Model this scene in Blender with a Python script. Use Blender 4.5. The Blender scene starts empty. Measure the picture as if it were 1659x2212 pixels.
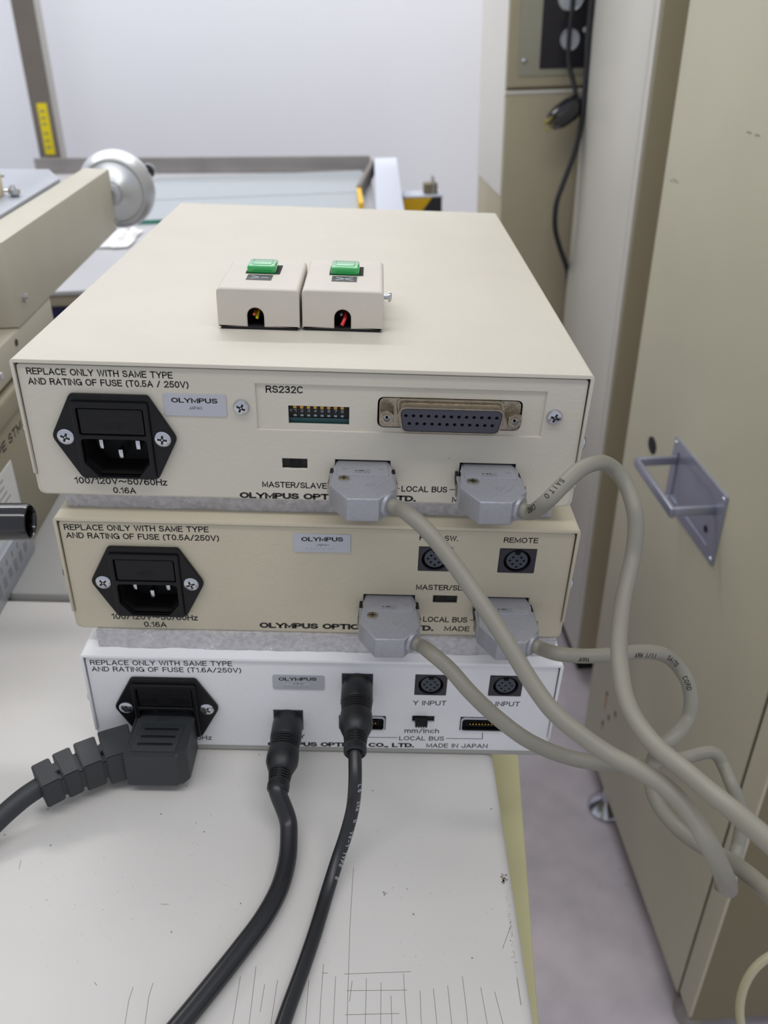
import bpy, bmesh, math, random
from mathutils import Vector, Matrix
random.seed(7)
SC = bpy.context.scene
COL = SC.collection
S = 0.001                       # the scene is laid out in millimetres, 1 Blender unit = 1 m
OFF = Vector((0, 0, 0.88))      # desk-stack origin (top rear-left corner of the top unit) above the floor

# ------------------------------------------------------------------ camera
F = 1738.85; CX = 829.5; CY = 1106.0
CAM = Vector((128.9066, -273.9819, 106.7772))
MC = Matrix(((0.99946181, -0.02535359, -0.02081562), (-0.0045574, 0.52107593, -0.85349816), (0.03248576, 0.85313368, 0.52067994)))
cd = bpy.data.cameras.new('camera'); cam = bpy.data.objects.new('camera', cd); COL.objects.link(cam)
cam.matrix_world = Matrix.Translation(CAM*S+OFF) @ MC.to_4x4()
cd.sensor_fit = 'HORIZONTAL'; cd.sensor_width = 36; cd.lens = 36*F/1659
cd.clip_start = 0.01; cd.clip_end = 50
cd.dof.use_dof = True; cd.dof.focus_distance = 0.30; cd.dof.aperture_fstop = cd.lens/2.0
SC.camera = cam

# ------------------------------------------------------------------ world, light, exposure
w = bpy.data.worlds.new('world'); SC.world = w; w.use_nodes = True
w.node_tree.nodes['Background'].inputs[0].default_value = (0.80, 0.84, 0.92, 1)
w.node_tree.nodes['Background'].inputs[1].default_value = 0.62
SC.view_settings.view_transform = 'Standard'; SC.view_settings.look = 'None'
SC.view_settings.gamma = 1; SC.view_settings.use_curve_mapping = False
SC.view_settings.exposure = 0.0
def area(name, loc, size, energy, rot=(0, 0, 0), col=(1.0, 0.985, 0.96)):
    l = bpy.data.lights.new(name, 'AREA'); l.shape = 'RECTANGLE'; l.size, l.size_y = size; l.energy = energy; l.color = col
    o = bpy.data.objects.new(name, l); COL.objects.link(o); o.location = loc; o.rotation_euler = rot
    return o
area('ceiling_strip_light', (-0.15, 1.4, 2.45), (3.2, 0.25), 48, (0.3, 0, 0))
area('ceiling_strip_light', (0.0, -0.55, 2.45), (2.6, 0.25), 15)

# ------------------------------------------------------------------ frames (mm)
IDF = Matrix.Identity(3)
def frame(X, Y, Z):
    return Matrix(((X[0], Y[0], Z[0]), (X[1], Y[1], Z[1]), (X[2], Y[2], Z[2])))
Zr = Vector((-.058, 0, .9983)).normalized(); Yr = Vector((-.0547, .9985, .0013)); Yr = (Yr-Zr*Yr.dot(Zr)).normalized(); Xr = Yr.cross(Zr)
ROOM = frame(Xr, Yr, Zr)        # the room and its cabinets stand a little askew to the desk
Ym = Vector((-.0547, .9985, 0)).normalized(); Zm = Vector((0, 0, 1)); Xm = Ym.cross(Zm)
MACH = frame(Xm, Ym, Zm)

def ray(u, v): return MC @ Vector(((u-CX)/F, -(v-CY)/F, -1))
def hit(u, v, n, d):            # measured point of the photo on the plane n.P = d
    r = ray(u, v); return CAM + r*((d-n.dot(CAM))/n.dot(r))
def onY(u, v, y): return hit(u, v, Vector((0, 1, 0)), y)
def onZ(u, v, z): return hit(u, v, Vector((0, 0, 1)), z)
def onD(u, v, d): return CAM + ray(u, v)*d
def rhit(u, v, ax, d):
    P = hit(u, v, (Xr, Yr, Zr)[ax], d); return ROOM.transposed() @ P

# ------------------------------------------------------------------ materials
def lin(c):
    return tuple(((x/255)/12.92 if x/255 <= .04045 else ((x/255+.055)/1.055)**2.4) for x in c)
def mat(name, rgb, rough=.5, metal=0, bump=0, bscale=800, var=0, vscale=30, spec=.5, coat=0, speck=None, trans=0, emit=0):
    m = bpy.data.materials.new(name); m.use_nodes = True; nt = m.node_tree; N = nt.nodes; L = nt.links
    b = N['Principled BSDF']; c = lin(rgb)
    b.inputs['Base Color'].default_value = (*c, 1); b.inputs['Roughness'].default_value = rough
    b.inputs['Metallic'].default_value = metal; b.inputs['Specular IOR Level'].default_value = spec
    b.inputs['Coat Weight'].default_value = coat; b.inputs['Transmission Weight'].default_value = trans
    tc = N.new('ShaderNodeTexCoord')
    last = None
    if var:
        n = N.new('ShaderNodeTexNoise'); n.inputs['Scale'].default_value = vscale; n.inputs['Detail'].default_value = 6
        L.new(tc.outputs['Object'], n.inputs['Vector'])
        r = N.new('ShaderNodeValToRGB'); r.color_ramp.elements[0].position = .3; r.color_ramp.elements[1].position = .7
        r.color_ramp.elements[0].color = (*[x*(1-var) for x in c], 1); r.color_ramp.elements[1].color = (*[min(1, x*(1+var*.5)) for x in c], 1)
        L.new(n.outputs[0], r.inputs[0]); last = r.outputs[0]
    if speck:
        col, sc, th = speck
        n = N.new('ShaderNodeTexNoise'); n.inputs['Scale'].default_value = sc; n.inputs['Detail'].default_value = 3
        n2 = N.new('ShaderNodeTexNoise'); n2.inputs['Scale'].default_value = sc/14
        mu = N.new('ShaderNodeMath'); mu.operation = 'MULTIPLY'
        L.new(tc.outputs['Object'], n.inputs['Vector']); L.new(tc.outputs['Object'], n2.inputs['Vector'])
        L.new(n.outputs[0], mu.inputs[0]); L.new(n2.outputs[0], mu.inputs[1])
        r = N.new('ShaderNodeValToRGB'); r.color_ramp.elements[0].position = th; r.color_ramp.elements[1].position = th+.03
        L.new(mu.outputs[0], r.inputs[0])
        mx = N.new('ShaderNodeMix'); mx.data_type = 'RGBA'
        L.new(r.outputs[0], mx.inputs[0])
        if last: L.new(last, mx.inputs[6])
        else: mx.inputs[6].default_value = (*c, 1)
        mx.inputs[7].default_value = (*lin(col), 1); last = mx.outputs[2]
    if last: L.new(last, b.inputs['Base Color'])
    if bump:
        n = N.new('ShaderNodeTexNoise'); n.inputs['Scale'].default_value = bscale; n.inputs['Detail'].default_value = 2
        L.new(tc.outputs['Object'], n.inputs['Vector'])
        bp = N.new('ShaderNodeBump'); bp.inputs['Strength'].default_value = bump; bp.inputs['Distance'].default_value = .0004
        L.new(n.outputs[0], bp.inputs['Height']); L.new(bp.outputs[0], b.inputs['Normal'])
    if emit:
        b.inputs['Emission Color'].default_value = (*c, 1); b.inputs['Emission Strength'].default_value = emit
    return m
M_ = dict(
    cream=mat('cream_paint', (204, 198, 185), .5, bump=.25, bscale=700, var=.03, vscale=25, speck=((150, 135, 120), 500, .50)),
    cream2=mat('cream_paint_duller', (196, 187, 166), .45, bump=.35, bscale=700, var=.05, vscale=30),
    grey_white=mat('grey_white_paint', (232, 232, 235), .45, bump=.3, bscale=600, var=.03),
    black=mat('black_plastic', (15, 15, 19), .35, bump=.15, bscale=900, spec=.3),
    black_matt=mat('black_matt', (12, 12, 14), .6),
    dark=mat('dark_inside', (10, 10, 11), .8),
    ink=mat('black_ink', (28, 24, 24), .6),
    white_ink=mat('white_ink', (190, 195, 205), .6),
    zinc=mat('zinc_plated_steel', (200, 202, 210), .22, 1, bump=.1, bscale=1500),
    shell=mat('nickel_shell', (168, 158, 142), .25, 1, bump=.2, bscale=900, var=.2, vscale=300),
    gold=mat('gold_contact', (226, 186, 90), .25, 1),
    plate=mat('brushed_aluminium_plate', (186, 188, 197), .45, .35, var=.04, vscale=60),
    silver=mat('silver_paint', (160, 161, 168), .38, .3, bump=.4, bscale=1300, var=.06, vscale=900),
    cable=mat('grey_cable_sheath', (136, 132, 121), .5, var=.05, vscale=60),
    blackcable=mat('black_cable_sheath', (26, 27, 32), .36, spec=.6),
    rubber=mat('black_rubber', (24, 25, 29), .42, bump=.2, bscale=1200),
    plugrubber=mat('dark_grey_rubber', (46, 49, 53), .5, bump=.25, bscale=1000),
    insul=mat('blue_grey_insulator', (62, 62, 74), .5),
    dingrey=mat('dark_socket_plastic', (44, 43, 52), .5),
    dinin=mat('socket_core_plastic', (66, 72, 80), .5),
    foam=mat('foam_sheet', (190, 187, 190), .4, bump=1.0, bscale=900, var=.22, vscale=420, speck=((238, 238, 242), 1500, .42), spec=.7),
    desk=mat('desk_top_laminate', (214, 211, 208), .42, var=.04, vscale=12, speck=((120, 112, 108), 420, .455), bump=.1, bscale=500),
    desk2=mat('rear_desk_laminate', (168, 167, 166), .5, var=.05, vscale=9),
    yellowed=mat('yellowed_panel', (206, 201, 158), .5, var=.06, vscale=20),
    pencil=mat('pencil_line', (126, 120, 112), .7),
    foot=mat('grey_rubber_foot', (168, 167, 162), .7),
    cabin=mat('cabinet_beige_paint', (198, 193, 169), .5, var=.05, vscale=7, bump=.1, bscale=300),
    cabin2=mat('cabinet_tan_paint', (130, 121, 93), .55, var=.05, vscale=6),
    cabwhite=mat('cabinet_pale_paint', (212, 208, 198), .3, var=.03, vscale=5),
    seam=mat('seam_shadow_gap', (62, 56, 40), .8),
    handle=mat('handle_die_cast', (150, 152, 168), .35, .5, var=.05),
    wall=mat('wall_paint', (240, 242, 250), .5, var=.02, vscale=2),
    floor=mat('floor_vinyl', (202, 194, 202), .45, var=.13, vscale=22, bump=.1, bscale=60, speck=((120, 112, 118), 60, .42)),
    mach=mat('microscope_beige_paint', (194, 189, 173), .45, bump=.2, bscale=300, var=.03),
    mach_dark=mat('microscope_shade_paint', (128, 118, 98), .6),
    stage=mat('anodised_grey_stage', (176, 180, 190), .4, .2, var=.03),
    wheel=mat('satin_aluminium', (206, 208, 212), .32, .7),
    gloss_black=mat('glossy_black_plastic', (22, 22, 30), .16, coat=.5),
    paper=mat('white_paper', (236, 236, 238), .8),
    paperline=mat('printed_grey', (150, 152, 158), .8),
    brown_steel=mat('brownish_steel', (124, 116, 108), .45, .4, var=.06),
    steel_pale=mat('pale_steel_side', (176, 174, 168), .45, .3),
    yellow=mat('yellow_label', (235, 214, 10), .5, var=.05, vscale=60),
    amber=mat('amber_yellow', (240, 190, 20), .5),
    navy=mat('navy_blue_plastic', (42, 44, 96), .5),
    tabletop=mat('pale_grey_laminate', (180, 180, 185), .35, var=.03, vscale=6),
    tableside=mat('beige_edge', (160, 152, 132), .6),
    cabin3=mat('equipment_tan_paint', (178, 168, 142), .5, var=.04, vscale=6),
    blockbeige=mat('pale_block', (222, 208, 176), .6),
    mach_shaded=mat('microscope_beige_shaded', (156, 150, 128), .5, bump=.2, bscale=300, var=.04),  # the microscope beige darkened, shade on base and band put into the colour
    boxcream=mat('button_box_paint', (206, 199, 189), .5, bump=.15, bscale=700, var=.04, speck=((120, 105, 92), 600, .47)),
    rail=mat('brushed_steel_rail', (158, 153, 150), .35, .6, var=.15, vscale=12),
    railtop=mat('pale_blue_rail', (192, 197, 210), .5),
    glass=mat('pale_glass_sheet', (168, 176, 181), .12, spec=.6),
    glassedge=mat('green_glass_edge', (60, 140, 118), .2),
    ctrl=mat('brushed_control_plate', (172, 170, 152), .4, .4),
    ctrlblack=mat('black_control_panel', (34, 30, 38), .45),
    dial=mat('dial_face', (198, 202, 208), .35),
    green_lens=mat('green_button_lens', (28, 168, 80), .12, coat=.8, spec=.7),
    orange=mat('orange_wire', (225, 110, 50), .4), yellow_wire=mat('yellow_wire', (235, 215, 40), .4), red_wire=mat('red_wire', (215, 50, 55), .35), greyw=mat('grey_wire', (120, 120, 120), .5),
    pcb=mat('green_circuit_board', (40, 78, 80), .5), dipy=mat('dip_lever_amber', (214, 160, 60), .5), dipw=mat('dip_mark_grey', (150, 160, 166), .6),
    clear=mat('milky_clear_hose', (196, 190, 160), .2, trans=.35, spec=.6),
    brass=mat('brass_prong', (190, 180, 110), .3, .8), rust=mat('rust_stain', (176, 120, 60), .9, var=.4, vscale=200),
)

# ------------------------------------------------------------------ mesh builder
class B:
    def __init__(s): s.bm = bmesh.new(); s.mats = []; s.cur = 0
    def m(s, key):
        if key not in s.mats: s.mats.append(key)
        s.cur = s.mats.index(key); return s
    def _new(s, verts, faces, smooth=True):
        vs = [s.bm.verts.new(v) for v in verts]; out = []
        for f in faces:
            try: q = s.bm.faces.new([vs[i] for i in f])
            except ValueError: continue
            q.material_index = s.cur; q.smooth = smooth; out.append(q)
        return vs, out
    def box(s, x0, x1, y0, y1, z0, z1, bev=0, seg=2, R=None, o=None):
        V = [(x, y, z) for x in (x0, x1) for y in (y0, y1) for z in (z0, z1)]
        if R: V = [o+R@(Vector(v)-o) for v in V]
        vs, fs = s._new(V, [(0, 1, 3, 2), (4, 6, 7, 5), (0, 4, 5, 1), (2, 3, 7, 6), (0, 2, 6, 4), (1, 5, 7, 3)])
        if bev:
            es = list({e for f in fs for e in f.edges})
            r = bmesh.ops.bevel(s.bm, geom=es, offset=bev, segments=seg, affect='EDGES', profile=.5)
            for f in r['faces']: f.material_index = s.cur; f.smooth = True
        return s
    def prism(s, poly, a, b, plane='xy', bev=0, seg=2):
        n = len(poly)
        def P(p, t): return {'xy': (p[0], p[1], t), 'xz': (p[0], t, p[1]), 'yz': (t, p[0], p[1])}[plane]
        V = [P(p, a) for p in poly]+[P(p, b) for p in poly]
        vs, fs = s._new(V, [tuple(range(n)), tuple(range(n, 2*n))]+[(i, (i+1) % n, n+(i+1) % n, n+i) for i in range(n)])
        if bev:
            es = list({e for f in fs[:2] for e in f.edges})
            r = bmesh.ops.bevel(s.bm, geom=es, offset=bev, segments=seg, affect='EDGES', profile=.5)
            for f in r['faces']: f.material_index = s.cur; f.smooth = True
        return s
    def lathe(s, prof, c, d, n=24, closed=False):     # prof: (radius, distance along d)
        c = Vector(c); d = Vector(d).normalized(); t = Vector((0, 0, 1)) if abs(d.z) < .9 else Vector((1, 0, 0))
        u = d.cross(t).normalized(); v = d.cross(u); V = []; Fc = []
        for r, h in prof:
            for k in range(n):
                a = 2*math.pi*k/n; V.append(c+d*h+(u*math.cos(a)+v*math.sin(a))*max(r, 1e-4))
        for i in range(len(prof)-1):
            for k in range(n): Fc.append((i*n+k, i*n+(k+1) % n, (i+1)*n+(k+1) % n, (i+1)*n+k))
        Fc.append(tuple(range(n))); Fc.append(tuple(range((len(prof)-1)*n, len(prof)*n)))
        s._new(V, Fc); return s
    def cyl(s, a, b, r, n=20, r2=None):
        a = Vector(a); b = Vector(b); s.lathe([(r, 0), (r if r2 is None else r2, (b-a).length)], a, b-a, n); return s
    def tube(s, pts, r, n=14, sub=8, caps=True):
        P = smooth(pts, sub) if sub else [Vector(p) for p in pts]
        t = (P[1]-P[0]).normalized(); u = t.cross(Vector((0, 0, 1)) if abs(t.z) < .9 else Vector((1, 0, 0))).normalized()
        V = []; Fc = []
        for i, p in enumerate(P):
            t = (P[min(i+1, len(P)-1)]-P[max(i-1, 0)]).normalized(); u = (u-t*u.dot(t)).normalized(); v = t.cross(u)
            rr = r(i/(len(P)-1)) if callable(r) else r
            for k in range(n):
                a = 2*math.pi*k/n; V.append(p+(u*math.cos(a)+v*math.sin(a))*rr)
        for i in range(len(P)-1):
            for k in range(n): Fc.append((i*n+k, i*n+(k+1) % n, (i+1)*n+(k+1) % n, (i+1)*n+k))
        Fc.append(tuple(range(n))); Fc.append(tuple(range(len(V)-n, len(V))))
        s._new(V, Fc); return s
    def mesh(s, me, T=None):
        me2 = bmesh.new(); me2.from_mesh(me)
        if T is not None: me2.transform(T)
        idx = {}
        vs = [s.bm.verts.new(v.co) for v in me2.verts]
        for f in me2.faces:
            try: q = s.bm.faces.new([vs[v.index] for v in f.verts])
            except ValueError: continue
            q.material_index = s.cur; q.smooth = f.smooth
        me2.free(); return s
    def plate(s, outer, holes, y, th, bev=0, T=None):   # sheet in the XZ plane facing -Y, front at y, thickness th
        cu = bpy.data.curves.new('c', 'CURVE'); cu.dimensions = '2D'; cu.fill_mode = 'BOTH'
        bev = min(bev, th/2-.001)
        cu.extrude = th/2-bev; cu.bevel_depth = bev; cu.bevel_resolution = 1; cu.offset = -bev
        for pl in [outer]+list(holes):
            sp = cu.splines.new('POLY'); sp.points.add(len(pl)-1); sp.use_cyclic_u = True
            for k, p in enumerate(pl): sp.points[k].co = (p[0], p[1], 0, 1)
        o = bpy.data.objects.new('c', cu); me = bpy.data.meshes.new_from_object(o)
        Tm = Matrix.Translation((0, y+th/2, 0)) @ Matrix.Rotation(math.pi/2, 4, 'X')
        if T is not None: Tm = T @ Tm
        s.mesh(me, Tm); bpy.data.objects.remove(o); bpy.data.curves.remove(cu); bpy.data.meshes.remove(me); return s
    def text(s, txt, x0, z0, x1, cap, y, wt=0.0, z1=None, bold=None, th=0):   # baseline from (x0,z0) to (x1,z1), facing -Y
        st, W_ = layout(txt); t = cap*(.125+wt); tx, tz = bold if bold else (t, t)
        if bold: tx, tz = cap*bold[0], cap*bold[1]
        sx = (x1-x0-tx)/W_; sh = 0 if z1 is None else (z1-z0)/(x1-x0)
        P = [[(x0+tx/2+p[0]*sx, tz/2+p[1]*(cap-tz)) for p in q] for q in st]
        M4 = Matrix(((1, 0, 0, 0), (0, 0, -1, y), (sh, 1, 0, z0-x0*sh), (0, 0, 0, 1)))
        V, Fc = pen(P, tx, tz, M4); s._new(V, Fc, False); return s
    def mark(s, txt, M4, width, cap, t, th):          # raised or printed letters on any plane
        st, W_ = layout(txt); sx = (width-t)/W_
        V, Fc = pen([[(t/2+p[0]*sx, t/2+p[1]*(cap-t)) for p in q] for q in st], t, t, M4, th); s._new(V, Fc, False); return s
    def make(s, name, mats, root, label=None, kind=None):
        """link the mesh as one object; root = Thing or parent object"""
        R, o, par = root.R, root.org, root.par
        bm = s.bm
        Mx = Matrix.Scale(S, 4) @ Matrix.Translation(-o)
        bm.transform(Mx)
        bmesh.ops.remove_doubles(bm, verts=bm.verts, dist=1e-7)
        bmesh.ops.recalc_face_normals(bm, faces=bm.faces)
        for e in bm.edges:
            if len(e.link_faces) == 2 and e.calc_face_angle(0) > math.radians(38): e.smooth = False
        me = bpy.data.meshes.new(name); bm.to_mesh(me); bm.free()
        for k in (s.mats or mats if isinstance(mats, (list, tuple)) else (s.mats or [mats])): me.materials.append(M_[k])
        ob = bpy.data.objects.new(name, me); COL.objects.link(ob)
        if par is not None: ob.parent = par
        else:
            ob.matrix_world = Matrix.Translation(R @ o*S+OFF) @ R.to_4x4()
        if label: ob['label'] = label
        if kind: ob['kind'] = kind
        return Sub(ob, root)
class Sub:
    def __init__(s, ob, root): s.ob = ob; s.par = ob; s.R = root.R; s.org = root.org
class Thing:
    """an Empty at the base of a thing; single=True: the thing is one mesh"""
    def __init__(s, name, label=None, cat=None, org=(0, 0, 0), R=IDF, group=None, single=False, kind=None):
        s.R = R; s.org = Vector(org); s.par = None; s.meta = (label, cat, group, kind)
        if not single:
            o = bpy.data.objects.new(name, None); COL.objects.link(o); o.empty_display_size = .02
            o.matrix_world = Matrix.Translation(R @ s.org*S+OFF) @ R.to_4x4()
            s.par = s.ob = o; s.tag(o)
    def tag(s, o):
        for k, v in zip(('label', 'category', 'group', 'kind'), s.meta):
            if v: o[k] = v
def single(b, name, mt, label, cat, org, R=IDF, group=None, kind=None):
    t = Thing(name, label, cat, org, R, group, True, kind); r = b.make(name, mt, t); t.tag(r.ob); return r
def structure(b, name, mt, org=(0, 0, 0), R=IDF):
    return single(b, name, mt, None, None, org, R, kind='structure')

def _ar(cx, cy, rx, ry, a0, a1, n=9):
    return [(cx+rx*math.cos(math.radians(a0+(a1-a0)*k/n)), cy+ry*math.sin(math.radians(a0+(a1-a0)*k/n))) for k in range(n+1)]
GL = {                          # a plain monoline grotesque: width, strokes (cap height = 1)
 'A': (.74, [[(0, 0), (.37, 1), (.74, 0)], [(.13, .33), (.61, .33)]]),
 'B': (.62, [[(0, 0), (0, 1), (.36, 1)]+_ar(.36, .77, .22, .23, 90, -90)+[(0, .54)], [(.38, .54)]+_ar(.38, .27, .24, .27, 90, -90)+[(0, 0)]]),
 'C': (.7, [_ar(.38, .5, .38, .5, 48, 312, 18)]),
 'D': (.68, [[(0, 0), (0, 1), (.28, 1)]+_ar(.28, .5, .4, .5, 90, -90, 14)+[(0, 0)]]),
 'E': (.56, [[(.56, 1), (0, 1), (0, 0), (.56, 0)], [(0, .53), (.5, .53)]]),
 'F': (.54, [[(.54, 1), (0, 1), (0, 0)], [(0, .52), (.48, .52)]]),
 'G': (.74, [_ar(.38, .5, .38, .5, 48, 360, 20)+[(.75, .46), (.46, .46)], [(.75, .46), (.75, 0)]]),
 'H': (.66, [[(0, 0), (0, 1)], [(.66, 0), (.66, 1)], [(0, .53), (.66, .53)]]),
 'I': (.02, [[(.01, 0), (.01, 1)]]),
 'J': (.5, [[(.5, 1), (.5, .25)]+_ar(.25, .25, .25, .25, 0, -180)+[(0, .32)]]),
 'K': (.64, [[(0, 0), (0, 1)], [(.62, 1), (.02, .36)], [(.22, .58), (.66, 0)]]),
 'L': (.52, [[(0, 1), (0, 0), (.52, 0)]]),
 'M': (.8, [[(0, 0), (0, 1), (.4, .12), (.8, 1), (.8, 0)]]),
 'N': (.66, [[(0, 0), (0, 1), (.66, 0), (.66, 1)]]),
 'O': (.78, [_ar(.39, .5, .39, .5, 0, 360, 24)]),
 'P': (.6, [[(0, 0), (0, 1), (.34, 1)]+_ar(.34, .73, .26, .27, 90, -90)+[(0, .46)]]),
 'Q': (.78, [_ar(.39, .5, .39, .5, 0, 360, 24), [(.48, .26), (.76, -.02)]]),
 'R': (.64, [[(0, 0), (0, 1), (.36, 1)]+_ar(.36, .75, .25, .25, 90, -90)+[(0, .5)], [(.36, .5), (.48, .42), (.58, .1), (.64, 0)]]),
 'S': (.62, [_ar(.31, .75, .28, .25, 25, 235, 12)+_ar(.31, .26, .31, .26, 60, -165, 14)]),
 'T': (.64, [[(0, 1), (.64, 1)], [(.32, 1), (.32, 0)]]),
 'U': (.66, [[(0, 1), (0, .33)]+_ar(.33, .33, .33, .33, 180, 360, 12)+[(.66, 1)]]),
 'V': (.7, [[(0, 1), (.35, 0), (.7, 1)]]),
 'W': (1.0, [[(0, 1), (.25, 0), (.5, 1), (.75, 0), (1, 1)]]),
 'X': (.66, [[(0, 0), (.66, 1)], [(0, 1), (.66, 0)]]),
 'Y': (.68, [[(0, 1), (.34, .46), (.68, 1)], [(.34, .52), (.34, 0)]]),
 'Z': (.6, [[(0, 1), (.6, 1), (0, 0), (.62, 0)]]),
 '0': (.56, [_ar(.28, .5, .28, .5, 0, 360, 22)]),
 '1': (.3, [[(.0, .78), (.2, .86), (.26, 1), (.26, 0)]]),
 '2': (.56, [_ar(.28, .72, .27, .28, 165, -30, 10)+[(.0, .0), (.57, 0)]]),
 '3': (.56, [_ar(.27, .76, .25, .24, 150, -90, 10), _ar(.27, .27, .28, .27, 90, -155, 12)]),
 '4': (.6, [[(.46, 0), (.46, 1), (0, .28), (.6, .28)]]),
 '5': (.56, [[(.52, 1), (.1, 1), (.04, .5)]+_ar(.27, .32, .28, .31, 125, -155, 12)]),
 '6': (.56, [_ar(.3, .66, .26, .34, 40, 150, 6)+_ar(.28, .3, .28, .42, 165, 185, 2)+_ar(.28, .3, .28, .3, 190, 540, 16)]),
 '7': (.54, [[(0, 1), (.56, 1), (.2, 0)]]),
 '8': (.56, [_ar(.28, .76, .24, .24, 0, 360, 16), _ar(.28, .27, .28, .27, 0, 360, 18)]),
 '9': (.56, [_ar(.28, .7, .28, .3, 0, 360, 16), _ar(.26, .4, .3, .4, 10, -130, 8)]),
 '.': (.02, [[(.01, 0), (.01, .03)]]), ',': (.06, [[(.05, .03), (.05, -.02), (0, -.14)]]),
 '/': (.4, [[(0, 0), (.4, 1)]]), '-': (.3, [[(0, .42), (.3, .42)]]),
 '(': (.2, [_ar(.42, .42, .42, .68, 125, 235, 8)]), ')': (.2, [_ar(-.22, .42, .42, .68, 55, -55, 8)]),
 '~': (.95, [_ar(.26, .38, .24, .2, 170, 40, 6)+_ar(.7, .58, .26, .2, 215, 345, 6)]),
 'm': (.8, [[(0, 0), (0, .72)], [(0, .5)]+_ar(.2, .5, .2, .22, 180, 0, 8)+[(.4, 0)], [(.4, .5)]+_ar(.6, .5, .2, .22, 180, 0, 8)+[(.8, 0)]]),
 'i': (.02, [[(.01, 0), (.01, .72)], [(.01, .92), (.01, 1)]]),
 'n': (.46, [[(0, 0), (0, .72)], [(0, .48)]+_ar(.23, .48, .23, .24, 180, 0, 8)+[(.46, 0)]]),
 'c': (.46, [_ar(.26, .36, .26, .36, 50, 310, 12)]),
 'h': (.46, [[(0, 0), (0, 1)], [(0, .48)]+_ar(.23, .48, .23, .24, 180, 0, 8)+[(.46, 0)]]),
 'z': (.44, [[(0, .7), (.44, .7), (0, 0), (.46, 0)]]), ' ': (.24, []),
}
def layout(txt, gap=.27):
    x = 0; out = []
    for ch in txt:
        w_, st = GL.get(ch, GL[' ']); out += [[(p[0]+x, p[1]) for p in s_] for s_ in st]; x += w_+(gap if ch != ' ' else gap*.9)
    return out, x-gap
def pen(strokes, wx, wz, M4, th=0.0):
    """stroke outlines -> bmesh-ready verts/faces in the plane, elliptical pen; M4 maps (x, y, 0) to space"""
    V = []; Fc = []
    for st in strokes:
        P = [Vector((p[0], p[1])) for p in st]; closed = (P[0]-P[-1]).length < 1e-6 and len(P) > 3; m = len(P); L = []
        for i in range(m):
            a = (P[i]-P[i-1]) if i or closed else P[1]-P[0]
            if i == 0 and closed: a = P[0]-P[-2]
            b_ = (P[(i+1) % m]-P[i]) if i < m-1 else ((P[1]-P[0]) if closed else P[-1]-P[-2])
            if a.length < 1e-9: a = b_
            if b_.length < 1e-9: b_ = a
            a = a.normalized(); b_ = b_.normalized(); n1 = Vector((-a.y, a.x)); n2 = Vector((-b_.y, b_.x)); n = n1+n2
            n = n1 if n.length < .05 else n.normalized(); k = min(1/max(.2, n.dot(n1)), 2.2)
            L.append(Vector((n.x*wx*.5*k, n.y*wz*.5*k)))
        if not closed:
            a = (P[0]-P[1]).normalized(); P[0] = P[0]+Vector((a.x*wx, a.y*wz))*.5; a = (P[-1]-P[-2]).normalized(); P[-1] = P[-1]+Vector((a.x*wx, a.y*wz))*.5
        b0 = len(V)
        for p, l in zip(P, L):
            for q in (p+l, p-l): V.append(M4 @ Vector((q.x, q.y, th)))
        if th:
            b1 = len(V)
            for p, l in zip(P, L):
                for q in (p+l, p-l): V.append(M4 @ Vector((q.x, q.y, 0)))
        for i in range(m-1):
            Fc.append((b0+2*i, b0+2*i+1, b0+2*i+3, b0+2*i+2))
            if th: Fc += [(b0+2*i, b0+2*i+2, b1+2*i+2, b1+2*i), (b0+2*i+1, b1+2*i+1, b1+2*i+3, b0+2*i+3)]
        if th: Fc += [(b0, b1, b1+1, b0+1), (b0+2*m-2, b0+2*m-1, b1+2*m-1, b1+2*m-2)]
    return V, Fc
def smooth(pts, sub=8):
    P = [Vector(p) for p in pts]; P = [P[0]*2-P[1]]+P+[P[-1]*2-P[-2]]; out = []
    for i in range(1, len(P)-2):
        a, b, c, d = P[i-1:i+3]
        for k in range(sub):
            t = k/sub; out.append(.5*((2*b)+(c-a)*t+(2*a-5*b+4*c-d)*t*t+(3*b-a-3*c+d)*t**3))
    out.append(P[-2]); return out
def rrect(x0, x1, z0, z1, r, n=4):
    out = []
    for cx, cz, a0 in ((x1-r, z1-r, 0), (x0+r, z1-r, 90), (x0+r, z0+r, 180), (x1-r, z0+r, 270)):
        for k in range(n+1):
            a = math.radians(a0+90*k/n); out.append((cx+r*math.cos(a), cz+r*math.sin(a)))
    return out
def circ(cx, cz, r, n=20): return [(cx+r*math.cos(2*math.pi*k/n), cz+r*math.sin(2*math.pi*k/n)) for k in range(n)]
def rpoly(pts, r, n=4):         # polygon with rounded corners
    out = []; m = len(pts)
    for i in range(m):
        p = Vector(pts[i]); a = Vector(pts[i-1]); b = Vector(pts[(i+1) % m])
        rr = r[i] if isinstance(r, (list, tuple)) else r
        da = (a-p).normalized(); db = (b-p).normalized(); ang = da.angle(db); L = min(rr/math.tan(ang/2), (a-p).length*.45, (b-p).length*.45)
        p0 = p+da*L; p1 = p+db*L
        for k in range(n+1):
            t = k/n; q = p0*(1-t)**2+p*2*t*(1-t)+p1*t*t; out.append((q.x, q.y))
    return out

# ================================================================== room
fl = B(); fl.box(-2600, 2600, -1800, 2300, -930, -890)
structure(fl, 'floor', 'floor', (0, 0, -890), ROOM)
wb = B(); wb.box(-2600, 2600, 1800, 1860, -890, 1500)
structure(wb, 'wall_back', 'wall', (0, 1800, -890), ROOM)

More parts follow.
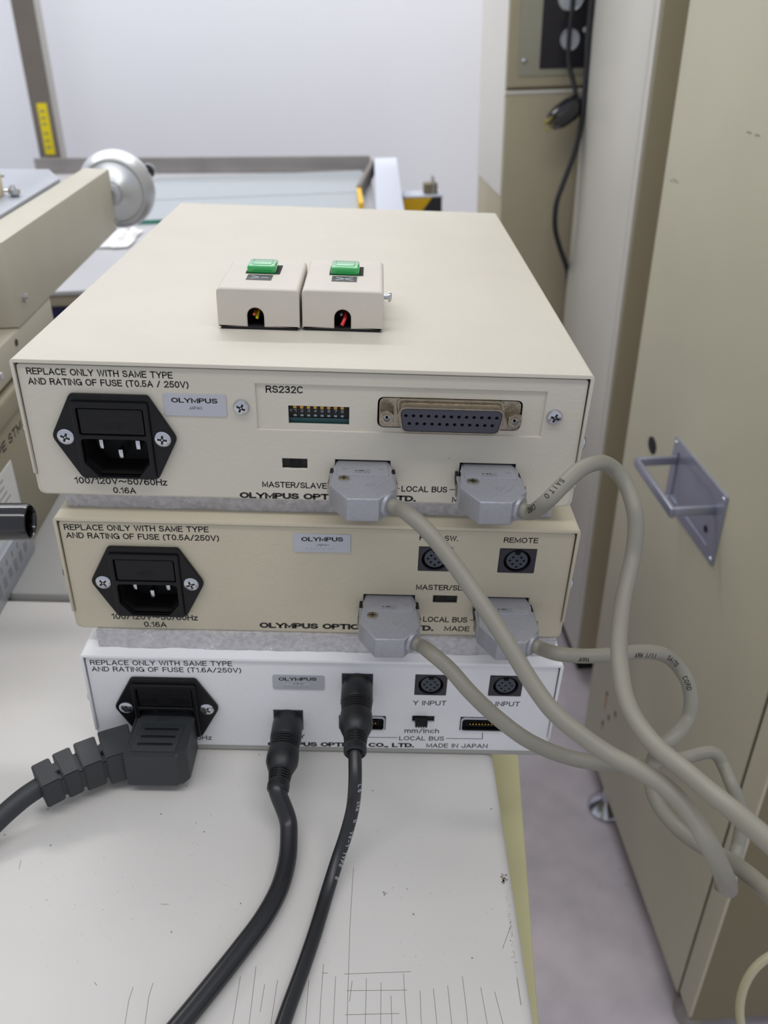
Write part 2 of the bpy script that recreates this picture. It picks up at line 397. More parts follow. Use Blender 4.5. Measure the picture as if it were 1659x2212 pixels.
# ------------------------------------------------------------------ tall cabinet at the right edge (with the pull handle)
t = Thing('steel_cabinet', 'tall beige steel cabinet with the silver pull handle, at the right edge', 'cabinet', (680, 370, -890), ROOM)
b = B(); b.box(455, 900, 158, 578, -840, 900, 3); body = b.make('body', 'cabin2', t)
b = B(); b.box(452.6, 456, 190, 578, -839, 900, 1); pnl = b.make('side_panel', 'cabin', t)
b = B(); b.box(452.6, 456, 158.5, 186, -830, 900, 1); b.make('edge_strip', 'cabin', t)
b = B(); b.box(453.8, 456, 184, 192, -838, 900); b.make('gap', 'seam', t)
pl = []
P = [rhit(1459, 942, 0, 452), rhit(1576, 1072, 0, 452), rhit(1537, 1230, 0, 452), rhit(1441, 1075, 0, 452)]
y0, y1 = (P[1].y+P[2].y)/2, (P[0].y+P[3].y)/2; z1, z0 = (P[0].z+P[1].z)/2, (P[2].z+P[3].z)/2
Tx = Matrix(((0, 1, 0, 0), (1, 0, 0, 0), (0, 0, 1, 0), (0, 0, 0, 1)))   # XZ sheet facing -Y -> YZ sheet facing -X
b = B(); b.plate(rrect(y0, y1, z0, z1, 2), [rrect(y0+16, y1-12, z0+12, z1-12, 2)], 450.4, 3, .5, T=Tx)
b.box(452.2, 453, y0+8, y1-8, z0+8, z1-8)
hp = b.make('handle_plate', 'handle', t)
b = B(); zb = rhit(1460, 1095, 0, 411).z; 
hy0, hy1, hz = y0+14, y1-9, (z0+z1)/2+19
b.box(408, 412.5, hy0-1, hy1+1, hz-9, hz+1, 1.2); b.box(409, 452, hy1-4, hy1+1, hz-8, hz+1, 1.2); b.box(409, 452, hy0-1, hy0+4, hz-8, hz+1, 1.2)
b.make('pull_handle', 'handle', t)
for yy, zz in ((y0+5, z0+5), (y1-5, z0+5), (y0+5, z1-5), (y1-5, z1-5)):
    b = B(); b.lathe([(2.6, 0), (2.2, 1), (.6, 1.3)], (450.6, yy, zz), (-1, 0, 0), 12); b.make('handle_screw', 'zinc', hp)
q = rhit(1543, 1118, 0, 452)
b = B(); b.lathe([(3.6, 0), (3.4, .6)], (452.2, y0+28, z0+24), (-1, 0, 0), 16); b.make('lock_hole', 'dark', hp)
q = rhit(1408, 962, 0, 452)
b = B(); b.plate([(q.y+12*math.cos(k*math.pi/12), q.z+9.5*math.sin(k*math.pi/12)) for k in range(24)], [], 452, 1, .3, T=Tx); b.make('rubber_grommet', 'black_matt', t)
for k_, (u, v) in enumerate(((1311, 1498), (1329, 1541), (1315, 1549), (1302, 1561))):
    q = rhit(u, v, 0, 452.5); b = B(); b.m('black_matt'); b.lathe([(3.4, 0), (2.4, .6)], (452.6, q.y, q.z), (-1, 0, 0), 10)
    b.m('rust'); l_ = (34, 9, 7, 14)[k_]; b._new([(452.5, q.y+dy_, q.z+dz_) for dy_, dz_ in ((-2.6, 0), (2.6, 0), (1.8, -l_*.6), (-1, -l_), (-2.8, -l_*.7))], [(0, 1, 2, 3, 4)])
    b.make('rusty_rivet', 'rust', t)
for yy, xx, fr in ((478, 463, 1), (192, 476, .72)):
    b = B(); b.m('zinc' if fr == 1 else 'rail'); b.lathe([(24*fr, 0), (26*fr, 5), (22*fr, 12), (9, 22), (7, 34), (7, 51)], (xx, yy, -890), (0, 0, 1), 28); b.make('levelling_foot', 'zinc', t)
b = B()
pass
for u, v in ((1636, 292), (1618, 286), (1457, 388), (1462, 393), (1451, 391)):
    q = rhit(u, v, 0, 452.5); b.box(452.3, 452.65, q.y-4, q.y+4, q.z-.4, q.z+.4)
b.make('scuff_marks', 'pencil', pnl, kind='stuff')

# ------------------------------------------------------------------ second cabinet behind it
t = Thing('locker_cabinet', 'tall pale cabinet with a front door, between the handled cabinet and the black control panel', 'cabinet', (640, 880, -890), ROOM)
b = B(); b.box(487, 800, 770, 1022, -846, 900, 3); b.make('body', 'cabwhite', t)
b = B(); b.m('cabin3'); b.box(489, 800, 746, 764, -843, 900, 2); b.make('door_front', 'cabin3', t)
b = B(); b.box(486, 490, 749, 766, -843, 900, 1); b.make('door_edge', 'cabwhite', t)
b = B(); b.box(500, 800, 770, 1010, -890, -846); b.make('shadow_plinth', 'dark', t)  # base block, near-black to paint in the shadow under the cabinet

# ------------------------------------------------------------------ instrument cabinet with the gauge panel
t = Thing('control_cabinet', 'tan equipment cabinet carrying a black control panel with round gauges', 'cabinet', (520, 1180, -890), ROOM)
b = B(); b.box(380, 760, 1062, 1295, -890, 3, 3); b.box(380, 760, 1075, 1295, 3, 8); b.make('lower_body', 'cabin3', t)
b = B(); b.box(380, 760, 1062, 1295, 8, 900, 3); b.make('upper_body', 'cabin3', t)
b = B(); b.box(378.8, 381, 1066, 1296, -145, 900); b.make('pale_side_panel', 'cabwhite', t)
b = B(); b.box(378, 760, 1060.5, 1064, -1, 4.5, 1); b.make('door_top_edge', 'cabwhite', t)
b = B(); b.box(396, 760, 1059.5, 1062.5, 23, 600, .8); cp = b.make('mounting_plate', 'ctrl', t)
b = B(); b.box(427, 560, 1057, 1060, 32, 420, 1); bp_ = b.make('gauge_panel', 'ctrlblack', t)
for cx, cz, r in ((468.5, 68.7, 14.5), (465.5, 122, 19.5)):
    b = B(); b.m('dial'); b.lathe([(r*.92, 0), (r*.92, 1)], (cx, 1057, cz), (0, -1, 0), 32)
    b.m('zinc'); b.plate(circ(cx, cz, r, 32), [circ(cx, cz, r*.9, 32)], 1054.5, 2.6, .5); b.make('round_gauge', 'dial', bp_)
b = B(); b.lathe([(4, 0), (3.5, 2), (1, 3)], (490.5, 1057, 80), (0, -1, 0), 14); b.make('indicator', 'dial', bp_)
for cx in (404, ):
    b = B(); b.lathe([(4.2, 0), (4, 1.5), (2.2, 4), (.5, 4.6)], (cx, 1059.5, 43.5), (0, -1, 0), 14); b.make('mounting_screw', 'zinc', cp)
b = B()
for x_ in (448, 453, 458, 468, 473): b.box(x_, x_+3.4, 1056.6, 1057, 95, 98)
b.make('faint_print', 'seam', bp_, kind='stuff')

# ------------------------------------------------------------------ cords hanging by the control panel
def rp(u, v, y): q = rhit(u, v, 1, y); return ROOM @ q
t = Thing('appliance_cord', 'black cord ending in a dangling two-prong plug in front of the black control panel', 'cord', ROOM @ Vector((470, 1030, -20)))
b = B(); p_ = rp(1238, -40, 1040); pts = [p_+Zr*520, p_+Zr*260, p_+Zr*60, rp(1238, 0, 1040), rp(1231, 60, 1040), rp(1228, 130, 1036), rp(1238, 175, 1030), rp(1243, 200, 1026), rp(1242, 220, 1022)]
b.tube(pts, 3.6, 10); b.make('cord', 'blackcable', t)
pa, pb = rp(1248, 225, 1022), rp(1195, 262, 1000)
d = (pb-pa).normalized()
b = B(); b.lathe([(9, -4), (14, 0), (15.5, 3), (15.5, 14), (17, 15), (16.5, (pb-pa).length*.75), (13, (pb-pa).length)], pa, d, 20); b.make('plug_body', 'gloss_black', t)
sd = d.cross(Vector((0, 0, 1))).normalized(); up = sd.cross(d)
for k in (-1, 1):
    b = B(); c0 = pb+up*k*6-d*2; b.tube([c0, c0+d*17], 2.2, 6, 0); b.make('prong', 'brass', t)
b = B(); c0 = pb+sd*5-d*2; b.tube([c0, c0+d*13], 2.2, 8, 0); b.make('earth_pin', 'brass', t)
b = B()
p_ = rp(1279, -40, 1010); pts = [p_+Zr*520, p_+Zr*260, p_+Zr*60]+[rp(u, v, y) for u, v, y in ((1278, 0, 1010), (1271, 70, 1010), (1267, 150, 1008), (1263, 200, 1006), (1256, 265, 1004), (1241, 330, 1002), (1217, 395, 1000), (1202, 440, 998), (1199, 490, 1000), (1208, 530, 1006), (1220, 565, 1018), (1227, 592, 1030), (1228, 640, 1038))]
b.tube(pts, 4.0, 10)
single(b, 'electric_cable', 'blackcable', 'thicker black cord swinging down along the edge of the pale cabinet', 'cord', ROOM @ Vector((470, 1005, -150)))

# ================================================================== bench behind the units
t = Thing('inspection_table', 'long grey table with a steel back rail and pale right-hand rail, behind the stacked units', 'table', (0, 1000, -890), ROOM)
b = B(); b.m('tabletop'); b.prism([(-700, 636), (168, 636), (186, 1395), (-700, 1560)], -155, -150, bev=1); b.make('tabletop', 'tabletop', t)
b = B(); b.box(-700, 160, 639, 645, -168, -155, 1); b.make('apron', 'tableside', t)
b = B(); b.m('rail'); A = Vector((186, 1385, 0)); Bq = Vector((-249, 1470, 0)); dn = (Bq-A).normalized(); nn = Vector((-dn.y, dn.x, 0))*-1
b.prism([(A.x, A.y), (Bq.x-240, Bq.y+47), (Bq.x-240, Bq.y+59), (A.x, A.y+12)], -150, -121, bev=1); b.make('back_rail', 'rail', t)
b = B(); q = [rhit(u, v, 2, -122) for u, v in ((808, 341), (857, 340), (875, 460), (812, 460))]
ext = lambda a, c, k: a+(c-a)*k
qq = [q[0], q[1], ext(q[1], q[2], 1.6), ext(q[0], q[3], 1.6)]
b.prism([(p.x, p.y) for p in qq], -178, -122, bev=2); b.make('right_rail', 'railtop', t)
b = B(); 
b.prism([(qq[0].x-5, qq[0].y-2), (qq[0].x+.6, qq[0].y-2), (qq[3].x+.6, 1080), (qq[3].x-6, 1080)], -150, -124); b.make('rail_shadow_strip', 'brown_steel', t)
b = B(); b.prism([(qq[3].x-6, 1075), (qq[3].x+.4, 1075), (qq[3].x+.2, 950), (qq[3].x-6, 950)], -150, -126); b.make('yellow_tape', 'amber', t)
for x, y in ((-650, 700), (120, 700), (130, 1350), (-650, 1450)):
    b = B(); b.box(x-20, x+20, y-20, y+20, -890, -176, 2); b.make('leg', 'rail', t)
for nm, y0_, y1_, z, lab, xs, eg in (('glass_sheet', 980, 1138, -150, 'glass sheet with a green front edge lying on the long grey table', (-640, 165), 'glassedge'), ('glass_sheet', 1141, 1372, -150, 'glass sheet with a grey front edge, lying against the table back rail', (-560, 168), 'rail')):
    b = B(); b.m('glass'); b.box(xs[0], xs[1], y0_+1, y1_, z, z+6); b.m(eg); b.box(xs[0], xs[1], y0_, y0_+1, z+.3, z+5.7)
    single(b, nm, 'glass', lab, 'glass', ((xs[0]+xs[1])/2, y0_+100, z), ROOM)
b = B(); vs = []
for i in range(9):
    for j in range(7): vs.append((-200+i*5+random.uniform(-1.5, 1.5), 830+j*16+random.uniform(-4, 4), -148+random.uniform(0, 11)*(1 if 0 < i < 8 and 0 < j < 6 else .1)))
b._new(vs, [(i*7+j, (i+1)*7+j, (i+1)*7+j+1, i*7+j+1) for i in range(8) for j in range(6)])
single(b, 'crumpled_tissue', 'paper', 'crumpled white tissue on the grey table beyond the silver handwheel', 'tissue', (-180, 875, -150), ROOM)
b = B(); b.box(-420, -110, 652, 900, -890, -180, 6); b.box(-425, -105, 648, 905, -200, -170, 3)
single(b, 'storage_crate', 'navy', 'navy blue storage box under the front edge of the grey table', 'box', (-265, 775, -890), ROOM)
t = Thing('barrier_block', 'yellow and black striped block behind the far right corner of the top unit', 'barrier', (262, 1150, -890), ROOM)
b = B(); b.box(232, 296, 1150, 1200, -890, -158, 1); b.make('post', 'ctrlblack', t)
b = B(); b.m('amber'); b.prism([(231, -158), (231, -186), (257, -186), (279, -158)], 1148.5, 1150, 'xz'); b.prism([(292, -186), (297, -186), (297, -179)], 1148.5, 1150, 'xz'); b.make('yellow_stripe', 'amber', t)
b = B(); b.m('railtop'); b.box(231, 298, 1149, 1200, -158, -155, .6); b.make('cap', 'railtop', t)
b = B(); b.m('mach_dark'); b.box(267, 290, 1160, 1185, -155, -138, 1.5); b.m('steel_pale'); b.box(281, 284, 1158, 1186, -155, -126, 1); b.make('lever', 'mach_dark', t)

# upright post with the yellow label
t = Thing('upright_post', 'grey-brown metal post with a yellow warning label, rising behind the table on the left', 'post', (-488, 1670, -890), ROOM)
b = B()
def post(x0, x1, y0, y1, z0, z1, k):
    dx = .042
    return [(x0-dx*(150-z0), y0, z0), (x1-dx*(150-z0), y0, z0), (x1-dx*(150-z0), y1, z0), (x0-dx*(150-z0), y1, z0), (x0-dx*(150-z1), y0, z1), (x1-dx*(150-z1), y0, z1), (x1-dx*(150-z1), y1, z1), (x0-dx*(150-z1), y1, z1)]
bf = [(0, 1, 2, 3), (4, 5, 6, 7), (0, 1, 5, 4), (1, 2, 6, 5), (2, 3, 7, 6), (3, 0, 4, 7)]
b.m('brown_steel'); b._new(post(-507, -463, 1650, 1692, -160, 900, 0), bf)
b.m('steel_pale'); b._new(post(-463.2, -462, 1651, 1692, -159, 900, 0), bf)
b.make('post', 'brown_steel', t)
b = B(); b.box(-522, -456, 1640, 1700, -172, -158, 2); b.box(-500, -478, 1650, 1690, -890, -172); b.make('foot', 'brown_steel', t)
b = B(); b.m('yellow'); b._new(post(-493.5, -473, 1649, 1650.2, -130, -31, 0), bf); lb = b.make('warning_label', 'yellow', t)
b = B(); b.m('pencil')
for z in (-45, -58, -70, -88, -102, -115): b._new(post(-489, -478+random.uniform(-3, 2), 1648.6, 1649, z-2, z+1, 0), bf)
b.make('label_print', 'pencil', lb)

# ================================================================== desk
t = Thing('desk', 'cream-topped desk with pencil marks that carries the stack of units', 'desk', (-200, 0, -858))
b = B(); b.box(-900, 192, -340, 104, -211, -189, 5, 3); dt = b.make('desk_top', 'desk', t)
b = B(); b.box(-900, 190, 107.5, 560, -211, -188.6, 2); b.make('rear_top', 'desk2', t)
b = B(); b.box(-900, 184, -320, 550, -240, -206); b.make('frame', 'cabin2', t)
b = B(); b.prism([(150, -160), (202.5, -160), (226, 110), (150, 110)], -868, -258, bev=2); b.make('side_panel', 'yellowed', t)
for x, y in ((-870, -310), (160, -310), (-870, 520), (160, 520)):
    b = B(); b.box(x-18, x+18, y-18, y+18, -868, -238, 2); b.make('leg', 'cabin2', t)
b = B()
def scr(pts, w=.17):
    P = [onZ(u, v, -189) for u, v in pts]
    for a, c in zip(P, P[1:]):
        dd = (c-a); n_ = Vector((-dd.y, dd.x, 0)).normalized()*w*.5
        z = Vector((0, 0, .04)); b._new([a-n_+z, a+n_+z, c+n_+z, c-n_+z], [(0, 1, 2, 3)])
k7 = 640/1659
for ln in ([(528, 710), (522, 800), (508, 1040), (500, 1300), (492, 1586)], [(475, 1307), (850, 1293)], [(490, 1400), (828, 1397)], [(480, 1535), (785, 1528)],
           [(808, 1305), (815, 1450), (826, 1586)], [(682, 1355), (680, 1586)], [(600, 1330), (594, 1586)], [(520, 1345), (506, 1460)], [(738, 1428), (742, 1586)], [(900, 1400), (908, 1586)],
           [(975, 1388), (995, 1586)], [(1055, 1370), (1078, 1586)], [(1137, 1320), (1155, 1460), (1168, 1586)], [(1240, 1380), (1277, 1586)], [(1318, 1405), (1365, 1586)], [(1443, 1325), (1466, 1480)],
           [(428, 1320), (415, 1586)], [(360, 1250), (345, 1450), (338, 1586)], [(278, 1340), (258, 1586)], [(103, 1340), (65, 1586)], [(30, 1365), (5, 1520)], [(355, 1300), (385, 1303)], [(1412, 1030), (1362, 1165)]):
    scr([(560+x*k7, 1600+y*k7) for x, y in ln])
k8 = 620/1659
for ln in ([(885, 1400), (860, 1480), (838, 1638)], [(770, 1425), (745, 1500), (722, 1638)], [(1108, 1485), (1085, 1600)], [(1480, 1305), (1440, 1638)], [(1390, 1360), (1345, 1638)], [(930, 945), (975, 947)], [(110, 740), (122, 690)], [(545, 1395), (560, 1415)]):
    scr([(x*k8, 1600+y*k8) for x, y in ln])
b.make('pencil_marks', 'pencil', dt, kind='stuff')
b = B(); random.seed(3)
def spk(u, v, r):
    p = onZ(u, v, -189); vs = []
    for k in range(6):
        a = k*math.pi/3; rr = r*random.uniform(.5, 1.3); vs.append((p.x+rr*math.cos(a), p.y+rr*math.sin(a), p.z+.05))
    b._new(vs, [tuple(range(6))])
for k in range(26): spk(1088+random.gauss(0, 3), 1900+random.gauss(0, 5), .35)
for k in range(60): spk(1094+k*.35+random.gauss(0, 3), 1920+k*3+random.gauss(0, 4), random.uniform(.08, .2))
for k in range(420):
    u = random.uniform(20, 1080); v = random.choice((1700, 1810, 1880, 1990))+random.gauss(0, 45)
    if v > 1640: spk(u, v, random.uniform(.05, .16))
for u, v in ((110, 1826), (103, 1748), (403, 1698), (10, 1804), (805, 1708), (893, 1975), (560, 1630), (371, 2013), (348, 1758), (1020, 2070), (520, 1952)): spk(u, v, .42)
b.make('dirt_specks', 'pencil', dt, kind='stuff')

# ================================================================== units in the stack
W, D = 210.0, 286.4
def capz(u, v, cap, y): return onY(u, v, y).z-0, onY(u, v-cap, y).z-onY(u, v, y).z
class Unit:
    def __init__(s, name, label, x, y, z, H, mt):
        s.x, s.y, s.z, s.H, s.mt = x, y, z, H, mt
        s.t = Thing(name, label, 'control unit', (x+W/2, y+D/2, z-H), group=None)
        s.lets = B(); s.holes = []
    def f(s, u, v, dy=0):
        p = onY(u, v, s.y+dy); return p.x, p.z
    def let(s, txt, u0, v0, u1, v1, cap, wt=.045, bold=None):
        x0, z0 = s.f(u0, v0); x1, z1 = s.f(u1, v1); c = s.f(u0, v0-cap)[1]-z0
        s.lets.text(txt, x0, z0, x1, c, s.y-.04, wt, z1, bold)
    def line(s, *pts, w=.32):
        P = [Vector(s.f(u, v)) for u, v in pts]
        for a, c in zip(P, P[1:]):
            d = (c-a).normalized()*w*.5; n = Vector((-d.y, d.x))
            q = [a-d-n, c+d-n, c+d+n, a-d+n]
            s.lets._new([(p.x, s.y-.05, p.y) for p in q], [(0, 1, 2, 3)])
    def shell(s):
        x, y, z, H = s.x, s.y, s.z, s.H; hs = H-9.5
        def U(x0, x1, zt, zb, t, r):
            o = []
            for k in range(5): a = math.radians(180-90*k/4); o.append((x0+r+r*math.cos(a), zt-r+r*math.sin(a)))
            for k in range(5): a = math.radians(90-90*k/4); o.append((x1-r+r*math.cos(a), zt-r+r*math.sin(a)))
            i = [(x1, zb), (x1-t, zb), (x1-t, zt-t), (x0+t, zt-t), (x0+t, zb), (x0, zb)]
            return o+i
        b = B(); b.m(s.mt); b.prism(U(x, x+W, z, z-hs, 1.15, 1.6), y-.9, y+D, 'xz', bev=.25, seg=2)
        b.box(x+1.2, x+W-1.2, y+D-1.2, y+D, z-hs, z-1.2)
        s.lid = b.make('lid', s.mt, s.t)
        b = B(); b.prism(rpoly([(x+.2, z-hs-.5), (x+.2, z-H), (x+W-.2, z-H), (x+W-.2, z-hs-.5)], [.1, 2.5, 2.5, .1]), y+.3, y+D, 'xz', bev=.3); b.make('chassis', s.mt, s.t)
        b = B(); b.box(x+1.6, x+W-1.6, y+14, y+D-2, z-H+2, z-1.6)
        b.box(x+1.3, x+W-1.3, y+1.6, y+15, z-2.2, z-1.3); b.box(x+1.3, x+1.7, y+1.6, y+15, z-H+3, z-1.4); b.box(x+W-1.7, x+W-1.3, y+1.6, y+15, z-H+3, z-1.4)
        b.make('interior', 'dark', s.t)
        for xx, dd in ((x, -1), (x+W, 1)):
            b = B(); b.lathe([(3.4, 0), (3.3, .8), (2.4, 1.8), (.4, 2.2)], (xx, y+4.5, z-H*.52), (dd, 0, 0), 18); b.make('side_screw', 'zinc', s.t)
    def panel(s):
        x, y, z, H = s.x, s.y, s.z, s.H
        out = rpoly([(x+1.75, z-2.0), (x+W-1.75, z-2.0), (x+W-1.2, z-H+.4), (x+1.2, z-H+.4)], [1.5, 1.5, 3, 3])
        b = B(); b.plate(out, s.holes, y, 1.4, .35); s.pan = b.make('rear_panel', s.mt, s.t)
    def finish(s):
        s.lets.make('lettering', 'ink', s.pan, label='black printed lettering and lines')

def crossscrew(b, c, r, h, rec=True):
    b.m('zinc'); b.lathe([(r, 0), (r, h*.3), (r*.86, h*.75), (r*.45, h), (.05, h)], c, (0, -1, 0), 24)
    if rec:
        b.m('black_matt'); x, y, z = c; R = Matrix.Rotation(random.uniform(0, 1.2), 3, 'Y')
        for (a, e) in ((.56, .13), (.13, .56)):
            b.box(x-r*a, x+r*a, y-h-.03, y-h+.3, z-r*e, z+r*e, R=R, o=Vector(c))
        b.m('zinc'); b.lathe([(r*.12, 0), (r*.1, .08)], (x, y-h, z), (0, -1, 0), 8)

def power_inlet(un, cx, cz):
    y = un.y; t = un.t
    hexo = [(cx-14.2, cz+17.2), (cx+14.2, cz+17.2), (cx+23.4, cz), (cx+14.6, cz-17.4), (cx-14.6, cz-17.4), (cx-23.4, cz)]
    sock = rpoly([(cx-12.2, cz-.3), (cx+12.2, cz-.3), (cx+12.2, cz-10.2), (cx+7.6, cz-16.0), (cx-7.6, cz-16.0), (cx-12.2, cz-10.2)], [1.6, 1.6, .5, .5, .5, .5])
    draw = rpoly([(cx-12.2, cz+12.2), (cx+12.2, cz+12.2), (cx+12.2, cz+1.4), (cx-12.2, cz+1.4)], .8)
    un.holes.append(rrect(cx-13.2, cx+13.2, cz-16.6, cz+13.4, 1))
    b = B(); b.plate(rpoly(hexo, [2, 2, 4, 2, 2, 4]), [sock, draw], y-2.0, 2.0, .5)
    b.plate(rpoly([(cx-14.2, cz+14.8), (cx+14.2, cz+14.8), (cx+14.2, cz-17), (cx-14.2, cz-17)], 1.2), [sock, draw], y-3.2, 1.6, .5)
    inl = b.make('power_inlet', 'black', t)
    b = B(); b.m('black_matt')
    o = sock; n = len(o); V = [(p[0], y-2.6, p[1]) for p in o]+[(p[0], y+12, p[1]) for p in o]
    b._new(V, [(i, (i+1) % n, n+(i+1) % n, n+i) for i in range(n)]+[tuple(range(n, 2*n))]); b.make('socket_cavity', 'black_matt', inl)
    b = B(); b.m('black'); b.plate(rpoly([(cx-11.8, cz+11.9), (cx+11.8, cz+11.9), (cx+11.8, cz+1.7), (cx-11.8, cz+1.7)], .7), [], y-2.7, 3, .3)
    b.m('black_matt'); b.text('FUSE ONLY 250V', cx-8, cz+9.4, cx+8, 1.4, y-2.72); b.text('USE ONLY WITH SAME FUSE TYPE', cx-10.6, cz+7.2, cx+10.8, 1.3, y-2.72)
    b.text('DISCONNECT BEFORE OPENING', cx-9.6, cz+2.4, cx+9.6, 1.1, y-2.72)
    for (a0, a1, c0, c1) in ((-2.6, 2.6, 3.9, 4.1), (-2.6, 2.6, 6, 6.2), (-2.6, -2.4, 3.9, 6.2), (2.4, 2.6, 3.9, 6.2), (-4, 4, 4.95, 5.1)):
        b.box(cx+a0, cx+a1, y-2.8, y-2.68, cz+c0, cz+c1)
    b.make('fuse_drawer', 'black', inl)
    for px, pz in ((-7, -5.2), (0, -9.2), (7, -5.2)):
        b = B(); b.box(cx+px-.9, cx+px+.9, y+2.6, y+12, cz+pz-2.0, cz+pz+2.0, .4); b.make('pin', 'zinc', inl)
    for k in (-18, 18):
        b = B(); crossscrew(b, (cx+k, y-2.0, cz), 3.2, .9); b.make('screw', 'zinc', inl)
    return inl

def slide_switch(un, quad, knob, proud=0):
    (x0, z1), (x1, z0) = un.f(*quad[:2]), un.f(*quad[2:])
    un.holes.append([(x0, z0), (x1, z0), (x1, z1), (x0, z1)])
    b = B(); b.box(x0-1, x1+1, un.y+1.5, un.y+4, z0-1, z1+1); sw = b.make('slide_switch', 'black_matt', un.t)
    a, c = x0+(x1-x0)*knob[0], x0+(x1-x0)*knob[1]
    if not proud: proud = -1.1
    b = B(); b.box(a, c, un.y-proud, un.y+2, z0+.4, z1-.4, .2)
    n = 5
    for k in range(n): b.box(a+(c-a)*(k+.2)/n, a+(c-a)*(k+.7)/n, un.y-proud-.5, un.y-proud+.1, z0+.4, z1-.4)
    b.make('slider', 'black', sw)

def din(un, u0, v0, u1, v1, plugged=False):
    (x0, z1), (x1, z0) = un.f(u0, v0), un.f(u1, v1); cx, cz = (x0+x1)/2, (z0+z1)/2; y = un.y
    un.holes.append([(x0, z0), (x1, z0), (x1, z1), (x0, z1)])
    b = B(); b.m('dingrey'); b.plate([(x0+.15, z0+.15), (x1-.15, z0+.15), (x1-.15, z1-.15), (x0+.15, z1-.15)], [circ(cx, cz, 5.6, 28)], y-.2, 2, .15)
    b.m('black_matt'); b.box(x0, x1, y+4.5, y+8, z0, z1)
    d = b.make('din_socket', 'dingrey', un.t)
    b = B(); b.m('dinin'); r = 4.4
    pts = []
    for k in range(25):
        a = math.radians(90+18+(360-36)*k/24); pts.append((cx+r*math.cos(a), cz+r*math.sin(a)))
    pts = [(cx-.9, cz+2.6)]+pts[:]+[(cx+.9, cz+2.6)]
    hs = [circ(cx+px, cz+pz, .55, 8) for px, pz in ((-1.7, 1.4), (1.7, 1.4), (-2.9, -.2), (0, -.2), (2.9, -.2), (-1.7, -1.9), (1.7, -1.9), (0, -3.3))]
    b.plate(pts, hs, y+.4, 4.5, .1); b.m('dark'); b.plate(circ(cx, cz, 4.2, 16), [], y+1.4, .3)
    b.make('socket_core', 'dinin', d)
    return cx, cz

def slot(un, x0, x1, z0, z1):
    un.holes.append([(x0, z0), (x1, z0), (x1, z1), (x0, z1)])

def bus_port(un, u0, v0, u1, v1):
    (x0, z1), (x1, z0) = un.f(u0, v0), un.f(u1, v1); y = un.y; cz = (z0+z1)/2
    un.holes.append([(x0, z0), (x1, z0), (x1, z1), (x0, z1)])
    b = B(); b.m('black_matt'); b.box(x0, x1, y+3.6, y+6, z0, z1); b.plate([(x0, z0), (x1, z0), (x1, z1), (x0, z1)], [rrect(x0+.8, x1-.8, z0+.6, z1-.6, 1)], y+.3, 3, 0)
    b.m('zinc'); b.plate(rrect(x0+.3, x1-.3, z0+.25, z1-.25, 1.5), [rrect(x0+.85, x1-.85, z0+.8, z1-.8, 1.3)], y-.7, 4.2, .05)
    p = b.make('bus_port', 'black_matt', un.t)
    b = B(); b.plate(rrect(x0+3.2, x1-3.2, cz-1.5, cz+1.5, .2), [rrect(x0+3.6, x1-3.6, cz-1.1, cz+1.1, .1)], y+.2, 3.6, 0); b.make('contact_block', 'black', p)
    b = B(); n = 10
    for k in range(n): b.box(x0+4.6+(x1-x0-9.2)*k/(n-1)-.3, x0+4.6+(x1-x0-9.2)*k/(n-1)+.3, y-.1, y+3.4, cz-.4, cz+.3, .1)
    b.make('contacts', 'gold', p)

def name_plate(un, u0, v0, u1, v1, big, small, rnd=.4, stamp=False, dim=0):
    (x0, z1), (x1, z0) = un.f(u0, v0), un.f(u1, v1)
    b = B(); b.plate(rrect(x0, x1, z0, z1, rnd), [], un.y-.35, .35, .08)
    if stamp:
        for k in range(7): xx = x0+4.5+k*1.75; b.box(xx, xx+1.05, un.y-.42, un.y-.3, z0+1.6, z0+3.4, .05)
    p = b.make('name_plate', 'plate', un.t, label='silver name plate')
    (a0, c0), (a1, c1) = un.f(big[0], big[1]), un.f(big[2], big[3]); h = un.f(big[0], big[1]-big[4])[1]-c0
    b = B(); b.text('OLYMPUS', a0, c0, a1, h, un.y-.37, 0, c1, (.30, .2))
    (a0, c0), (a1, c1) = un.f(small[0], small[1]), un.f(small[2], small[3]); h = un.f(small[0], small[1]-small[4])[1]-c0
    b.text('JAPAN', a0, c0, a1, h, un.y-.37, 0, c1); b.make('lettering', 'ink', p)

BOLD = (.36, .24)
# ---- top unit
A1 = Unit('control_unit', 'top cream control unit with the wide serial port and two button boxes on its lid', 0, 0, 0, 55.9, 'cream')
A1.shell(); power_inlet(A1, 33.6, -29.7)
A1.let('REPLACE ONLY WITH SAME TYPE', 58, 808, 373.5, 818, 14.5); A1.let('AND RATING OF FUSE (T0.5A / 250V)', 62, 830, 408, 838.5, 14.5)
A1.let('100/120V~50/60Hz', 162.5, 1044, 361.6, 1049, 14); A1.let('0.16A', 245.6, 1065, 294.5, 1066.5, 13)
A1.let('MASTER/SLAVE', 566.7, 1052, 706, 1056, 12.5); A1.let('OLYMPUS OPTICAL CO., LTD.', 518, 1075.5, 898, 1083.5, 12.5, bold=BOLD)
A1.let('LOCAL BUS', 867, 1062, 965.6, 1064, 12.5); A1.let('MADE IN JAPAN', 976, 1084.5, 1135, 1089, 11.5)
A1.line((790, 1036), (790, 1052), (862, 1055)); A1.line((972, 1057.5), (1052, 1059), (1052, 1042))
name_plate(A1, 351.5, 849, 491, 900, (370.5, 868.5, 470.5, 871, 10.5), (409, 883.5, 437, 884.3, 6.5))
slide_switch(A1, (609.5, 990.5, 664, 1013.5), (.28, .72))
sl1 = [(116.1, 137.3), (164.1, 185.7)]
for a, c in sl1: slot(A1, a, c, -47.3, -37.4)
(rx0, rz1), (rx1, rz0) = A1.f(551, 829), A1.f(1168, 944)
A1.holes.append([(rx0, rz0), (rx1, rz0), (rx1, rz1), (rx0, rz1)])
A1.panel()
